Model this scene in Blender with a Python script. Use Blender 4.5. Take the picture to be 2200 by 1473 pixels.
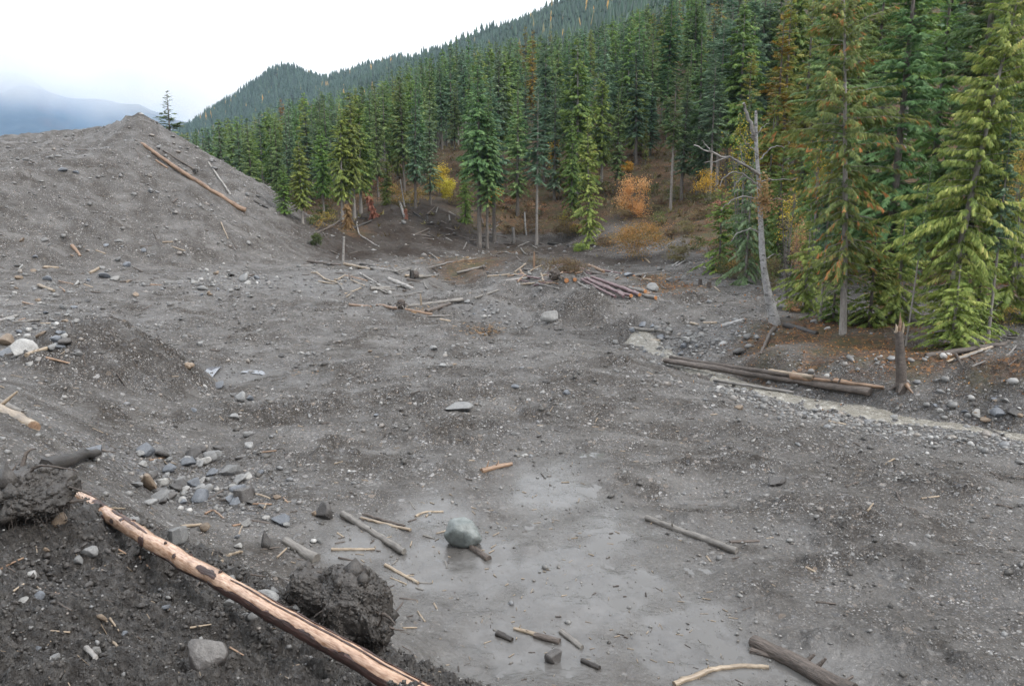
import bpy, math, time
import numpy as np
from mathutils import Vector, Matrix
T0 = time.time()
scene = bpy.context.scene
for _o in list(bpy.data.objects):
    bpy.data.objects.remove(_o)
RNG = np.random.default_rng(11)
rad = math.radians

# ------------------------------------------------------------------ camera
CAM_Z, PITCH, FPX = 7.0, 10.6, 1694.0          # the photograph is 2200 x 1473
cam_d = bpy.data.cameras.new('camera'); cam = bpy.data.objects.new('camera', cam_d)
scene.collection.objects.link(cam); scene.camera = cam
cam.location = (0, 0, CAM_Z); cam.rotation_euler = (rad(90 - PITCH), 0, 0)
cam_d.sensor_width = 36.0; cam_d.lens = 36.0 * FPX / 2200.0
cam_d.clip_start = 0.1; cam_d.clip_end = 20000

# ------------------------------------------------------------------ light
SUN_EL, SUN_ROT = 44.0, 112.0
world = bpy.data.worlds.new('World'); scene.world = world; world.use_nodes = True
wt = world.node_tree; wt.nodes.clear()
wo = wt.nodes.new('ShaderNodeOutputWorld'); wb = wt.nodes.new('ShaderNodeBackground')
ws = wt.nodes.new('ShaderNodeTexSky'); ws.sky_type = 'NISHITA'; ws.sun_disc = False
ws.sun_elevation = rad(SUN_EL); ws.sun_rotation = rad(SUN_ROT); ws.air_density = 1.0; ws.dust_density = 3.0
wg = wt.nodes.new('ShaderNodeTexCoord'); wn = wt.nodes.new('ShaderNodeTexNoise')   # the overcast deck over the clear sky
wn.inputs['Scale'].default_value = 2.2; wn.inputs['Detail'].default_value = 6
wr = wt.nodes.new('ShaderNodeValToRGB')
wr.color_ramp.elements[0].position = 0.3; wr.color_ramp.elements[0].color = (.90, .93, .98, 1)
wr.color_ramp.elements[1].position = 0.65; wr.color_ramp.elements[1].color = (.96, .98, 1.0, 1)
wm = wt.nodes.new('ShaderNodeMix'); wm.data_type = 'RGBA'; wm.inputs[0].default_value = 0.85
wt.links.new(wg.outputs['Generated'], wn.inputs['Vector']); wt.links.new(wn.outputs['Fac'], wr.inputs['Fac'])
wt.links.new(ws.outputs[0], wm.inputs[6]); wv = wt.nodes.new('ShaderNodeVectorMath'); wv.operation = 'SCALE'; wz = wt.nodes.new('ShaderNodeSeparateXYZ'); wt.links.new(wg.outputs['Generated'], wz.inputs[0])      # an overcast deck is brightest overhead
wk = wt.nodes.new('ShaderNodeMapRange'); wk.inputs[1].default_value = 0.0; wk.inputs[2].default_value = 1.0; wk.inputs[3].default_value = 8.2; wk.inputs[4].default_value = 15.0
wt.links.new(wz.outputs[2], wk.inputs[0]); wt.links.new(wk.outputs[0], wv.inputs['Scale'])
wt.links.new(wr.outputs[0], wv.inputs[0]); wt.links.new(wv.outputs[0], wm.inputs[7])
wt.links.new(wm.outputs[2], wb.inputs['Color']); wb.inputs['Strength'].default_value = 0.10
wt.links.new(wb.outputs[0], wo.inputs['Surface'])
sun_d = bpy.data.lights.new('sun', 'SUN'); sun = bpy.data.objects.new('sun', sun_d); scene.collection.objects.link(sun)
sun_d.energy = 1.5; sun_d.angle = rad(14); sun_d.color = (1.0, 0.97, 0.93)
sun.rotation_euler = (rad(90 - SUN_EL), 0, rad(180 - SUN_ROT))       # a soft sun from the right, behind the overcast
sun.location = (0, 0, 300)
vs = scene.view_settings
scene.display_settings.display_device = 'sRGB'
vs.view_transform = 'Standard'; vs.look = 'None'; vs.exposure = 1.02; vs.gamma = 1.0; vs.use_curve_mapping = False
scene.render.engine = 'CYCLES'
cy = scene.cycles
cy.max_bounces = 5; cy.diffuse_bounces = 3; cy.glossy_bounces = 2; cy.transmission_bounces = 3
cy.volume_bounces = 2; cy.transparent_max_bounces = 4; cy.use_denoising = True
cy.use_adaptive_sampling = True; cy.adaptive_threshold = 0.02
cy.caustics_reflective = False; cy.caustics_refractive = False

# ------------------------------------------------------------------ maths helpers
_cp, _sp = math.cos(rad(PITCH)), math.sin(rad(PITCH))
def ray(px, py):
    u = (px - 1100.0) / FPX; v = (736.5 - py) / FPX
    return np.array([u, _cp + v * _sp, -_sp + v * _cp])
def at_z(px, py, z):
    d = ray(px, py); t = (z - CAM_Z) / d[2]
    return np.array([0, 0, CAM_Z]) + d * t
def at_y(px, py, y):
    d = ray(px, py); t = y / d[1]
    return np.array([0, 0, CAM_Z]) + d * t
def px_size(p):                                   # metres per photo pixel at a point
    return (p[1] * _cp - (p[2] - CAM_Z) * _sp) / FPX
def project(P):
    P = np.asarray(P, float); x = P[..., 0]; y = P[..., 1]; z = P[..., 2] - CAM_Z
    w = y * _cp - z * _sp; v = y * _sp + z * _cp
    return 1100 + FPX * x / w, 736.5 - FPX * v / w, w

_perm = np.random.default_rng(5).permutation(512).astype(np.int64)
_perm = np.concatenate([_perm, _perm])
_ga = np.random.default_rng(6).uniform(0, 2 * np.pi, 512)
_gx, _gy = np.cos(_ga), np.sin(_ga)
def perlin(x, y):
    xi = np.floor(x).astype(np.int64); yi = np.floor(y).astype(np.int64)
    xf = x - xi; yf = y - yi
    u = xf * xf * xf * (xf * (xf * 6 - 15) + 10); v = yf * yf * yf * (yf * (yf * 6 - 15) + 10)
    X = xi & 511; Y = yi & 511; X1 = (X + 1) & 511; Y1 = (Y + 1) & 511
    def g(a, b, fx, fy):
        h = _perm[_perm[a] + b]
        return _gx[h] * fx + _gy[h] * fy
    n00 = g(X, Y, xf, yf); n10 = g(X1, Y, xf - 1, yf)
    n01 = g(X, Y1, xf, yf - 1); n11 = g(X1, Y1, xf - 1, yf - 1)
    return ((n00 * (1 - u) + n10 * u) * (1 - v) + (n01 * (1 - u) + n11 * u) * v) * 1.5
def fbm(x, y, octv=4, gain=0.5, lac=2.03, off=0.0):
    s = np.zeros_like(x); a = 1.0
    for k in range(octv):
        s += a * perlin(x + off + 17.3 * k, y - off + 9.1 * k); a *= gain; x = x * lac; y = y * lac
    return s
def fbm3(V, sc, octv=4, gain=.55, off=0.0):
    x, y, z = V[:, 0] * sc + off, V[:, 1] * sc - off, V[:, 2] * sc + 2.7
    return (fbm(x, y + .37 * z, octv, gain) + fbm(y + 5.1, z + .41 * x, octv, gain) + fbm(z - 3.3, x + .29 * y, octv, gain)) / 1.9
def billow(x, y, octv=3, gain=0.5, off=0.0):
    s = np.zeros_like(x); a = 1.0
    for k in range(octv):
        s += a * (np.abs(perlin(x + off + 7.7 * k, y + off + 3.1 * k)) * 2 - 0.6); a *= gain; x = x * 2.07; y = y * 2.07
    return s
def sstep(a, b, x):
    t = np.clip((x - a) / (b - a), 0, 1); return t * t * (3 - 2 * t)

# ------------------------------------------------------------------ terrain: measured points, then interpolation
CP = []
def cz(*pts):
    for px, py, z in pts: CP.append(at_z(px, py, z))
def cd(*pts):
    for px, py, d in pts: CP.append(at_y(px, py, d))
def ch(*pts):                                     # column, depth, height
    for px, d, z in pts: CP.append(np.array([(px - 1100) / FPX * d * 1.0, d, z]))
def cw(*pts):
    for p in pts: CP.append(np.array(p, float))
cz((1000,1473,0),(1400,1473,0),(1800,1473,.03),(2200,1473,.06),(2700,1473,.2),
   (850,1330,0),(1200,1300,0),(1600,1300,.0),(2200,1300,.1),(2800,1300,.3),
   (660,1150,.05),(900,1150,0),(1300,1150,0),(1800,1150,.1),(2300,1150,.1),
   (450,1030,.1),(700,1000,.25),(1100,1010,.03),(1500,1000,.1),(2200,1050,.05),
   (450,930,.2),(620,930,.3),(900,900,.3),(1300,880,.25),(1700,920,.0),
   (620,830,.15),(470,800,.05),(850,785,.5),(1100,778,.5),(1370,778,.4),
   (700,752,.15),(1000,750,.1),(1300,735,.1),
   (350,700,.4),(600,690,.5),(900,710,.3),(1150,715,.1),
   (450,645,.75),(600,600,.9),(720,590,.9),(800,620,.6),(900,640,.2),(830,572,1.0),
   (960,600,.2),(985,615,-.4),(1000,645,-1.0),(1040,672,-1.2),(1090,682,-1.0),(1150,690,-.1),
   (1020,598,1.0),(1075,620,1.0),(1120,640,.95),(1180,645,1.0),(1195,672,.2),(1240,650,1.05),(1290,655,1.0),(1320,690,.15),(1270,688,.2),(1370,690,.7),(1180,600,1.0),(1260,612,1.1),(1400,640,1.0),(1500,650,.9),
   (1000,590,.9),(930,577,1.1),
   (1370,735,-.35),(1430,765,-.4),(1500,790,-.45),(1580,812,-.45),(1700,848,-.45),(1830,868,-.45),(1950,895,-.45),(2070,915,-.45),(2200,938,-.45),(2400,965,-.45),(2700,1000,-.45),
   (1360,770,.2),(1500,840,.0),(1700,890,-.12),(1950,950,-.12),(2200,990,-.1),
   (1480,740,.05),(1600,772,.05),(1750,812,.05),(1900,848,.1),(2050,872,.2),(2200,895,.2),
   (1560,720,.4),(1650,765,.55),(1800,785,.6),(1950,818,.5),(2100,828,.7),(2300,850,.8),
   (1500,680,.8),(1650,700,.9),(1800,720,.9),(1950,745,.9),(2120,735,1.2),(2200,770,1.6),(2300,760,2),
   (1600,640,1.1),(1700,660,1.3),(1530,600,1.1),(1530,560,1.8),
   (1450,590,1.0),(1365,560,1.3),(1300,570,1.2),(1240,562,1.3),(1150,552,1.4),(720,567,.9),
   (0,700,1.2),(130,770,1.0),(60,820,1.8),(0,830,2.2),(150,870,1.3),(250,935,.8),(330,965,.4),(0,900,2.6),(80,930,2.3),(200,960,1.4),
   (350,1060,.3),(300,1010,.5),(480,1180,.25),(600,1235,.3),(700,1300,.1),(560,1140,.1))
cd((1850,640,45),(2000,620,43),(2200,600,42),(2500,500,48),(1800,540,60),(2000,480,60),(2300,380,65),(1700,500,75),(2000,330,90),(2400,150,110),
   (1400,500,88),(1290,470,97),(1153,527,98),(1045,535,100),(1260,525,98),
   (1450,450,97),(1400,380,120),(1350,300,150),(1550,430,90),(1600,300,130),(1600,100,220),
   (760,520,92),(700,497,95),(850,500,97),(850,452,106),(950,442,110),(950,490,102),(1000,545,93),(780,455,108),(650,485,104),(600,455,117),
   (900,385,132),(980,322,150),(800,375,142),(700,412,130),(550,425,140),(1200,350,138),(1080,385,130),
   (150,1040,12.5),(250,1108,11.3),(350,1172,10.3),(450,1238,9.3),(560,1302,8.3),(680,1382,7.3),(800,1445,6.5),(930,1488,5.9),
   (0,1100,9.2),(0,1250,7.2),(0,1473,5),(200,1250,8),(300,1400,6.2),(500,1400,6.8),(500,1473,5.7),(750,1473,5.9),(-400,1300,6),(-500,1000,11),(-600,850,18),(-500,750,30))
ch((1200,200,27),(1200,260,38),(900,200,17),(900,280,24),(700,250,15),(500,250,9),(400,250,4),(250,250,0),(0,250,-2),(-500,250,-5),
   (1500,200,40),(1500,270,62),(1900,200,65),(2300,200,80),(1800,300,95),
   (1240,1000,231),(1090,1000,195),(940,1000,166),(870,1000,160),(800,1000,136),(700,1000,114),(600,1000,70),(450,1000,30),(1400,1000,300),(1700,1000,360),(2300,1000,450),
   (640,1500,230),(600,1500,222),(560,1500,190),(500,1500,160),(440,1500,128),(720,1500,205),(400,1500,105),(800,1500,222),(300,1500,30),(0,1500,0),(-600,1500,-10),(1000,1500,260),(1500,1500,400),
   (640,600,45),(400,600,10),(200,600,-2),(-300,600,-5),(900,600,75),(1200,600,112),(1600,600,170),(2200,600,230),
   (640,1850,170),(1200,1850,260),(0,1850,0),(2200,1850,450),(-800,100,4),(-800,60,3),(-700,500,-4),(-100,120,0),(250,130,1),(450,110,1.5),(-300,60,2))
cw((0,0,5.3),(0,3,4.1),(-3,0,5.3),(3,0,4.8),(3,3,3.2),(6,3,1.5),(8,0,1),(-6,3,4.4),(-8,0,5),(0,-8,5.5),(10,-5,1),(-10,-8,5.5),(15,0,.4),(20,-15,1),
   (-20,0,5),(-30,10,5),(0,-40,5),(60,0,3),(60,30,10),(-60,0,6),(-60,30,5),(0,-300,10),(300,0,80),(-300,0,10),(1900,0,400),(-1900,0,0),(0,-1900,0),(-1000,1000,-5),
   (-.6,4.6,3.45),(1.5,5,2.3),(3,6,1.2),(1,8,.9),(4,8,.2),(9,8,.1))
CP = np.array(CP)
def warp(x, y):
    r = np.sqrt(x * x + y * y) + 0.4
    th = np.arctan2(x, y)
    return th, np.log(r) * 0.9, r
_wx, _wy, _wr = warp(CP[:, 0], CP[:, 1])
def _phi(d2): return np.sqrt(d2 + 0.0004)
_n = len(CP)
_A = np.zeros((_n + 3, _n + 3))
_A[:_n, :_n] = _phi((_wx[:, None] - _wx[None]) ** 2 + (_wy[:, None] - _wy[None]) ** 2)
_A[:_n, :_n] += np.eye(_n) * -0.002
_Pm = np.stack([np.ones(_n), _wx, _wy], 1); _A[:_n, _n:] = _Pm; _A[_n:, :_n] = _Pm.T
# heights are solved as angles from the eye so that near and far points weigh alike
_wts = np.linalg.solve(_A, np.concatenate([(CP[:, 2] - CAM_Z) / _wr, np.zeros(3)]))
def h_base(x, y):
    th, lr, r = warp(x, y); out = np.empty_like(x)
    for i in range(0, len(x), 40000):
        a = th[i:i + 40000]; b = lr[i:i + 40000]
        K = _phi((a[:, None] - _wx[None]) ** 2 + (b[:, None] - _wy[None]) ** 2)
        out[i:i + 40000] = K @ _wts[:_n] + _wts[_n] + _wts[_n + 1] * a + _wts[_n + 2] * b
    return out * r + CAM_Z
# the gravel pile: a plateau between its front edge and its rear ridge, all flanks at the angle of repose
_rear = np.array([at_y(*p) for p in ((-900,300,98),(-300,292,95),(0,288,94),(150,284,93),(215,272,92),(262,264,91),(300,246,90),(316,258,89.3))])
_front = np.array([at_y(*p) for p in ((-900,420,66),(-300,380,68),(0,357,70),(70,351,72),(150,345,74),(215,330,77),(285,312,80),(312,310,81))])
_flank = np.array([at_y(*p) for p in ((300,246,90),(318,262,89),(345,283,88.5),(400,302,88),(447,347,87),(500,398,86),(560,446,85),(622,503,84),(692,562,83))])
_segs = []
for t in np.linspace(0, 1, 16):
    L = _front * (1 - t) + _rear * t
    _segs += [(L[i], L[i + 1]) for i in range(len(L) - 1)]
_segs += [(_flank[i], _flank[i + 1]) for i in range(len(_flank) - 1)]
def h_pile(x, y):
    out = np.full_like(x, -50.0)
    m = np.where((y > 30) & (y < 125) & (x > -130) & (x < 0))[0]
    if len(m) == 0: return out
    X, Y = x[m], y[m]; best = np.full_like(X, -50.0)
    for a, b in _segs:
        dx, dy = b[0] - a[0], b[1] - a[1]
        t = np.clip(((X - a[0]) * dx + (Y - a[1]) * dy) / (dx * dx + dy * dy), 0, 1)
        d = np.sqrt((X - a[0] - t * dx) ** 2 + (Y - a[1] - t * dy) ** 2)
        best = np.maximum(best, a[2] + t * (b[2] - a[2]) - 0.64 * np.sqrt(d * d + .04))
    out[m] = best
    return out
# soft blobs (pixel centre on the ground, size in pixels) used as masks for what the ground is made of
_bt = np.exp(np.linspace(math.log(4.0), math.log(400), 260))
def base_hit(px, py):
    d = ray(px, py); P = np.array([0, 0, CAM_Z])[None] + d[None] * _bt[:, None]; dz = P[:, 2] - h_base(P[:, 0], P[:, 1]); i = max(1, int(np.argmax(dz < 0)))
    f = dz[i - 1] / (dz[i - 1] - dz[i] + 1e-9); return P[i - 1] + (P[i] - P[i - 1]) * f
_blobs = {}
def blobmask(x, y, blobs):
    out = np.zeros_like(x)
    th, lr, r = warp(x, y)
    for (px, py, z, sx, sy, s) in blobs:
        k = (px, py, sy)
        if k not in _blobs:
            p = base_hit(px, py); q = base_hit(px, py - sy); pth, plr, _ = warp(p[0], p[1]); _, qlr, _ = warp(q[0], q[1])
            if qlr - plr < .002: q = base_hit(px, py + sy); _, qlr, _ = warp(q[0], q[1])
            _blobs[k] = (pth, plr, min(max(abs(qlr - plr), .01), .5))
        pth, plr, sl = _blobs[k]
        d2 = ((th - pth) / (sx / FPX)) ** 2 + ((lr - plr) / sl) ** 2
        out = np.maximum(out, s * np.exp(-d2 * 0.7))
    return out
MUD = [(1000,1230,0,200,110,1),(1250,1260,0,260,150,1),(1480,1390,0,220,110,1),(1130,1400,0,250,110,1),(950,1120,0,120,60,.8),(1180,1060,0,110,70,.95),
       (780,1160,0,130,60,.8),(1300,1150,0,120,90,.8),(1700,1440,0,120,60,.8)]
MUD2 = [(1900,1430,0,260,90,.8),(1800,1330,0,260,60,.45),(1230,995,0,80,20,.9),(480,800,0.05,110,14,.9),(620,830,.1,80,14,.5),(1500,1220,0,200,100,.45),(2100,1300,0,300,120,.3),
        (1040,668,-.8,70,16,1),(700,610,.8,150,25,.6),(900,620,.3,100,25,.7)]
LITTER = [(1600,640,1,70,16,.7),(1680,700,.8,90,18,.8),(1900,770,.6,160,16,.7),(2150,790,1.5,90,30,.6),(1560,560,2,40,30,.8),(1250,575,1,80,8,.5),(1800,700,.8,150,20,1),(2050,765,1,70,16,.7),(1560,650,1,60,18,.45),(1700,725,.8,110,28,1),(1850,745,.9,110,26,1),(1980,760,.9,90,20,.9),(1640,770,.4,60,20,.6),(1760,790,.4,110,16,.65),(1950,800,.6,160,26,.45),(1440,618,1,70,12,.9),(1400,600,1,60,8,.7),
          (740,497,4,60,14,.8),(1010,565,1.0,90,12,.75),(1090,545,1.4,60,12,.6),(1000,700,.2,90,16,.35)]
GRAV = [(1500,735,0,120,26,1),(1650,860,0,170,30,1),(1850,900,0,200,36,1),(2050,940,0,200,40,1),(2200,960,0,150,40,1),(1420,760,0,60,20,.9),(2050,890,0,200,26,.9),(1050,672,-.8,60,12,1),(1750,810,0,160,18,.9),
        (360,1030,.2,170,50,.9),(520,1080,.1,130,50,.8),(100,720,1,120,50,.7),(520,605,.8,120,14,.7)]
HUMMOCK = [(900,850,0,110,36,1),(1150,810,0,150,24,.9),(760,800,0,90,24,.7),(600,660,0,110,16,.9),(560,890,0,110,40,.7),(1010,930,0,150,40,.8),(850,1020,0,130,30,.8),(1330,830,0,90,30,.7),(700,700,0,120,18,.6),(450,700,0,100,20,.7),(1700,950,0,180,24,.5),(1850,1100,0,160,40,.35),(1230,670,0,90,14,.7),(1690,775,0,70,10,.9),(1860,790,0,80,10,.6),(2150,790,0,70,24,1.3),(300,1000,0,100,30,.5)]
PATH = [(1530,590,1.1,26,20,1),(1500,555,2,26,14,1),(1440,525,3,40,12,1),(1330,490,4,40,12,.8),(1560,640,1.0,60,24,1),(1560,615,1.0,40,20,1),(1500,665,1,120,30,1)]
def ribbon(x, y, pts, w):                          # soft band along a polyline on the ground
    out = np.full_like(x, 1e9)
    for a, b in zip(pts[:-1], pts[1:]):
        dx, dy = b[0] - a[0], b[1] - a[1]
        t = np.clip(((x - a[0]) * dx + (y - a[1]) * dy) / (dx * dx + dy * dy), 0, 1)
        out = np.minimum(out, np.hypot(x - a[0] - t * dx, y - a[1] - t * dy))
    return np.exp(-(out / w) ** 4)
def stream_level(x, y):
    """height of the stream surface at the nearest point of its course"""
    best = np.full_like(x, 1e9); z = np.zeros_like(x)
    for i in range(len(STREAM) - 1):
        a, b = STREAM[i], STREAM[i + 1]; dx, dy = b[0] - a[0], b[1] - a[1]
        t = np.clip(((x - a[0]) * dx + (y - a[1]) * dy) / (dx * dx + dy * dy), 0, 1)
        d = np.hypot(x - a[0] - t * dx, y - a[1] - t * dy); k = d < best
        best = np.where(k, d, best); z = np.where(k, STREAM_Z[i] + t * (STREAM_Z[i + 1] - STREAM_Z[i]), z)
    return z
STREAM = np.array([at_z(px, py, -.35) for px, py in ((1372,730),(1390,745),(1430,762),(1500,786),(1580,810),(1660,836),(1760,856),(1850,872),(1930,896),(2010,907),(2090,920),(2200,938),(2400,962),(2700,1000))])
CHAN = np.array([at_z(px, py, -.6) for px, py in ((965,606),(985,622),(1005,645),(1050,668),(1100,682),(1165,694))])
BERM = np.array([at_z(px, py, 1.1) for px, py in ((1010,600),(1070,618),(1130,634),(1200,644),(1270,650),(1340,668))])
STREAM_Z = h_base(STREAM[:, 0], STREAM[:, 1]); STREAM_Z = np.convolve(np.pad(STREAM_Z, 2, mode='edge'), np.ones(5) / 5, mode='valid') - .02
def fields(x, y):
    """height and what the ground is made of, at world points"""
    x = np.asarray(x, float); y = np.asarray(y, float)
    r = np.hypot(x, y)
    b = h_base(x, y); p = h_pile(x, y)
    p += np.where(p > -20, 0.5 * fbm(x / 5, y / 5, 3, off=3) + .16 * fbm(x / .9, y / .9, 2, off=9), 0)
    pk = _flank[0]; p += (.45 + .5 * perlin(x / .8, y / .8)) * np.exp(-(((x - pk[0] + .6) / 2.4) ** 2 + ((y - pk[1]) / 2.0) ** 2)) * (p > -20)
    k = 0.35; h = b + k * np.logaddexp(0, (p - b) / k)
    pile = sstep(-.2, .4, p - b)
    # the washed-out channel in the middle and the broken terrace edge beyond it
    ck = ribbon(x, y, CHAN, 2.0); bk = ribbon(x, y, BERM, 1.3)
    h = h - .75 * ck + .55 * bk * (1 - ck) * (.7 + .6 * perlin(x / 2.3, y / 2.3))
    # the cone of spoil at the foot of the bank
    c = at_y(250, 880, 27); d = np.hypot(x - c[0], (y - c[1]) * .8)
    cone = np.clip(1 - np.sqrt(d * d + .12) / 3.5, 0, None); h = h + 2.15 * cone
    jag = fbm(x * .8, y * .8, 3, off=31)
    soil = sstep(.55, 1.3, h + .25 * jag) * sstep(14.5, 12.0, r + .6 * jag) * sstep(3.2, 1.8, x + .3 * jag)
    mud = np.clip(blobmask(x, y, MUD) * 1.25 + .28 * jag, 0, 1) * (1 - soil)
    mud2 = np.clip(blobmask(x, y, MUD2) + .25 * jag - .1, 0, 1) * (1 - soil)
    lit = blobmask(x, y, LITTER)
    forest = np.maximum(sstep(1.5, 2.4, b + .35 * jag) * sstep(38, 48, y + 6 * sstep(10, 20, x)), sstep(150, 190, y)) * (1 - pile)
    forest = np.maximum(forest, sstep(1.6, 2.4, b + .3 * jag) * sstep(15, 22, x) * sstep(25, 34, y))
    scar = blobmask(x, y, [(760,520,2,80,40,1),(850,500,3.5,110,40,1),(950,490,4,90,40,1),(900,450,6,110,30,.9),(1010,540,1.5,80,20,.8),(1180,540,1.5,160,20,.9),(760,548,1,80,18,1),(860,540,1,110,24,1),(940,520,1,80,24,1),(700,520,1,50,30,1),(800,470,1,90,24,1),(1330,562,1.2,120,12,.8),(1100,530,1,80,14,.9)])
    path = blobmask(x, y, PATH)
    lit = np.clip(np.maximum(lit, forest * (1 - .85 * scar)) * (1 - .9 * path) + .15 * jag * (lit > .1), 0, 1) * (1 - pile)
    strm = ribbon(x, y, STREAM, .85)
    grav = np.clip(blobmask(x, y, GRAV) + .2 * jag, 0, 1) * (1 - soil)
    # relief
    fine = 1 - np.clip(mud, 0, 1) * .8
    near = sstep(60, 25, r)
    h = h + (1 - pile) * (.22 * fbm(x / 3.2, y / 3.2, 2, off=1) * (1 - mud * .9) * sstep(5, 9, r))
    h = h + near * fine * (1 - soil) * (.07 * fbm(x / .8, y / .8, 3, off=5) + .042 * fbm(x / .22, y / .22, 3, gain=.65, off=8)) * (.35 + .5 * sstep(-.3, .5, jag))
    h = h + sstep(25, 50, r) * (1 - forest) * (1 - pile) * (.15 * fbm(x / 1.8, y / 1.8, 3, off=15))
    h = h + mud * near * (.012 * fbm(x / .5, y / .5, 3, off=12) + .006 * fbm(x / .09, y / .09, 2, off=14) - .004)
    h = h + soil * (.17 * fbm(x / .9, y / .9, 2, off=21) + .10 * fbm(x / .3, y / .3, 5, gain=.66, off=22) - .08 * np.abs(fbm(x / .17, y / .17, 3, off=24)))
    h = h + sstep(60, 110, r) * (1 - pile) * (.35 * fbm(x / 6, y / 6, 3, off=40)) + sstep(300, 800, r) * 9 * fbm(x / 120, y / 120, 3, off=44)
    h = h + .16 * scar * billow(x / 1.3, y / 1.3, 3, off=50)
    h = np.where(strm > .01, h * (1 - strm) + strm * (stream_level(x, y) - .15 + .15 * fbm(x / .42, y / .42, 3, off=60)), h)
    # wheel ruts sweeping across the flat
    rut = np.sin((y - 24 + .012 * (x + 4) ** 2) * 2.6 + .4 * jag) * sstep(26, 22, np.abs(y - 22) + 18) * sstep(9, 4, np.abs(x + 2))
    h = h + .07 * rut * (1 - mud)
    # rough hummocks of caked debris between smoother lenses of silt
    hum = np.clip(np.maximum(blobmask(x, y, HUMMOCK), .9 * sstep(.02, .55, fbm(x / 2.6, y / 2.1, 4, gain=.55, off=77) + .25 * pile)), 0, 1.3) * (1 - mud) * (1 - soil) * (1 - forest) * (1 - .8 * strm) * (1 - .5 * grav)
    hum = np.maximum(hum, .9 * bk * (1 - forest))
    hum = np.maximum(hum, 1.1 * sstep(.02, .2, cone) * (1 - soil))  # spoil cone coloured dark like the crumb, standing in for shading contrast
    h = h + hum * sstep(75, 40, r) * (1 - pile) * (.09 + .13 * billow(x / 1.1, y / 1.1, 3, gain=.6, off=81) + .075 * fbm(x / .33, y / .33, 3, gain=.62, off=83))
    return dict(h=h, b=b, hum=hum, pile=pile, soil=soil, mud=np.clip(mud, 0, 1), mud2=mud2, litter=lit, forest=forest, grav=grav, scar=scar, stream=strm, path=path)
def H(x, y):
    return fields(np.atleast_1d(np.asarray(x, float)), np.atleast_1d(np.asarray(y, float)))['h']
_tt = np.exp(np.linspace(math.log(2.0), math.log(1500), 520))
def hit(px, py, back=0.0):
    """point of the ground seen at a pixel of the photograph"""
    d = ray(px, py); P = np.array([0, 0, CAM_Z])[None] + d[None] * _tt[:, None]
    dz = P[:, 2] - H(P[:, 0], P[:, 1])
    i = np.argmax(dz < 0)
    if dz[i] >= 0: return P[-1]
    f = dz[i - 1] / (dz[i - 1] - dz[i]); q = P[i - 1] + (P[i] - P[i - 1]) * f
    q[2] = H(q[0], q[1])[0]
    return q

# ------------------------------------------------------------------ mesh helpers
def tri_mesh(name, V, F, attrs=None, mats=(), matidx=None, smooth=False):
    V = np.ascontiguousarray(V, np.float32); F = np.ascontiguousarray(F, np.int32)
    k = F.shape[1]; me = bpy.data.meshes.new(name)
    me.vertices.add(len(V)); me.vertices.foreach_set('co', V.ravel())
    me.loops.add(F.size); me.loops.foreach_set('vertex_index', F.ravel())
    me.polygons.add(len(F)); me.polygons.foreach_set('loop_start', np.arange(0, F.size, k, dtype=np.int32))
    if matidx is not None: me.polygons.foreach_set('material_index', np.ascontiguousarray(matidx, np.int32))
    if smooth: me.polygons.foreach_set('use_smooth', np.ones(len(F), bool))
    for n, a in (attrs or {}).items():
        at = me.attributes.new(n, 'FLOAT', 'POINT'); at.data.foreach_set('value', np.ascontiguousarray(a, np.float32))
    for m in mats: me.materials.append(m)
    me.update(calc_edges=True)
    return me
def link(name, data, parent=None, loc=None):
    o = bpy.data.objects.new(name, data); scene.collection.objects.link(o)
    if parent is not None: o.parent = parent
    if loc is not None: o.location = loc
    return o
def tag(o, label=None, cat=None, group=None, kind=None):
    if label: o['label'] = label
    if cat: o['category'] = cat
    if group: o['group'] = group
    if kind: o['kind'] = kind
    return o
def thing(name, loc, label, cat, group=None):
    o = link(name, None, loc=loc); o.empty_display_size = .2
    return tag(o, label, cat, group)

class MB:
    """collects triangles and quads (as triangles) with a material index and a tint"""
    def __init__(s): s.V = []; s.F = []; s.M = []; s.T = []; s.n = 0
    def add(s, V, F, m=0, t=0.5):
        V = np.asarray(V, float); F = np.asarray(F, int)
        if F.shape[1] == 4: F = np.concatenate([F[:, [0, 1, 2]], F[:, [0, 2, 3]]])
        s.V.append(V); s.F.append(F + s.n); s.n += len(V)
        s.M.append(np.full(len(F), m)); s.T.append(np.broadcast_to(np.asarray(t, float), (len(V),)))
    def mesh(s, name, mats, smooth=True):
        return tri_mesh(name, np.concatenate(s.V), np.concatenate(s.F), {'tint': np.concatenate(s.T)}, mats, np.concatenate(s.M), smooth)

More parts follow.
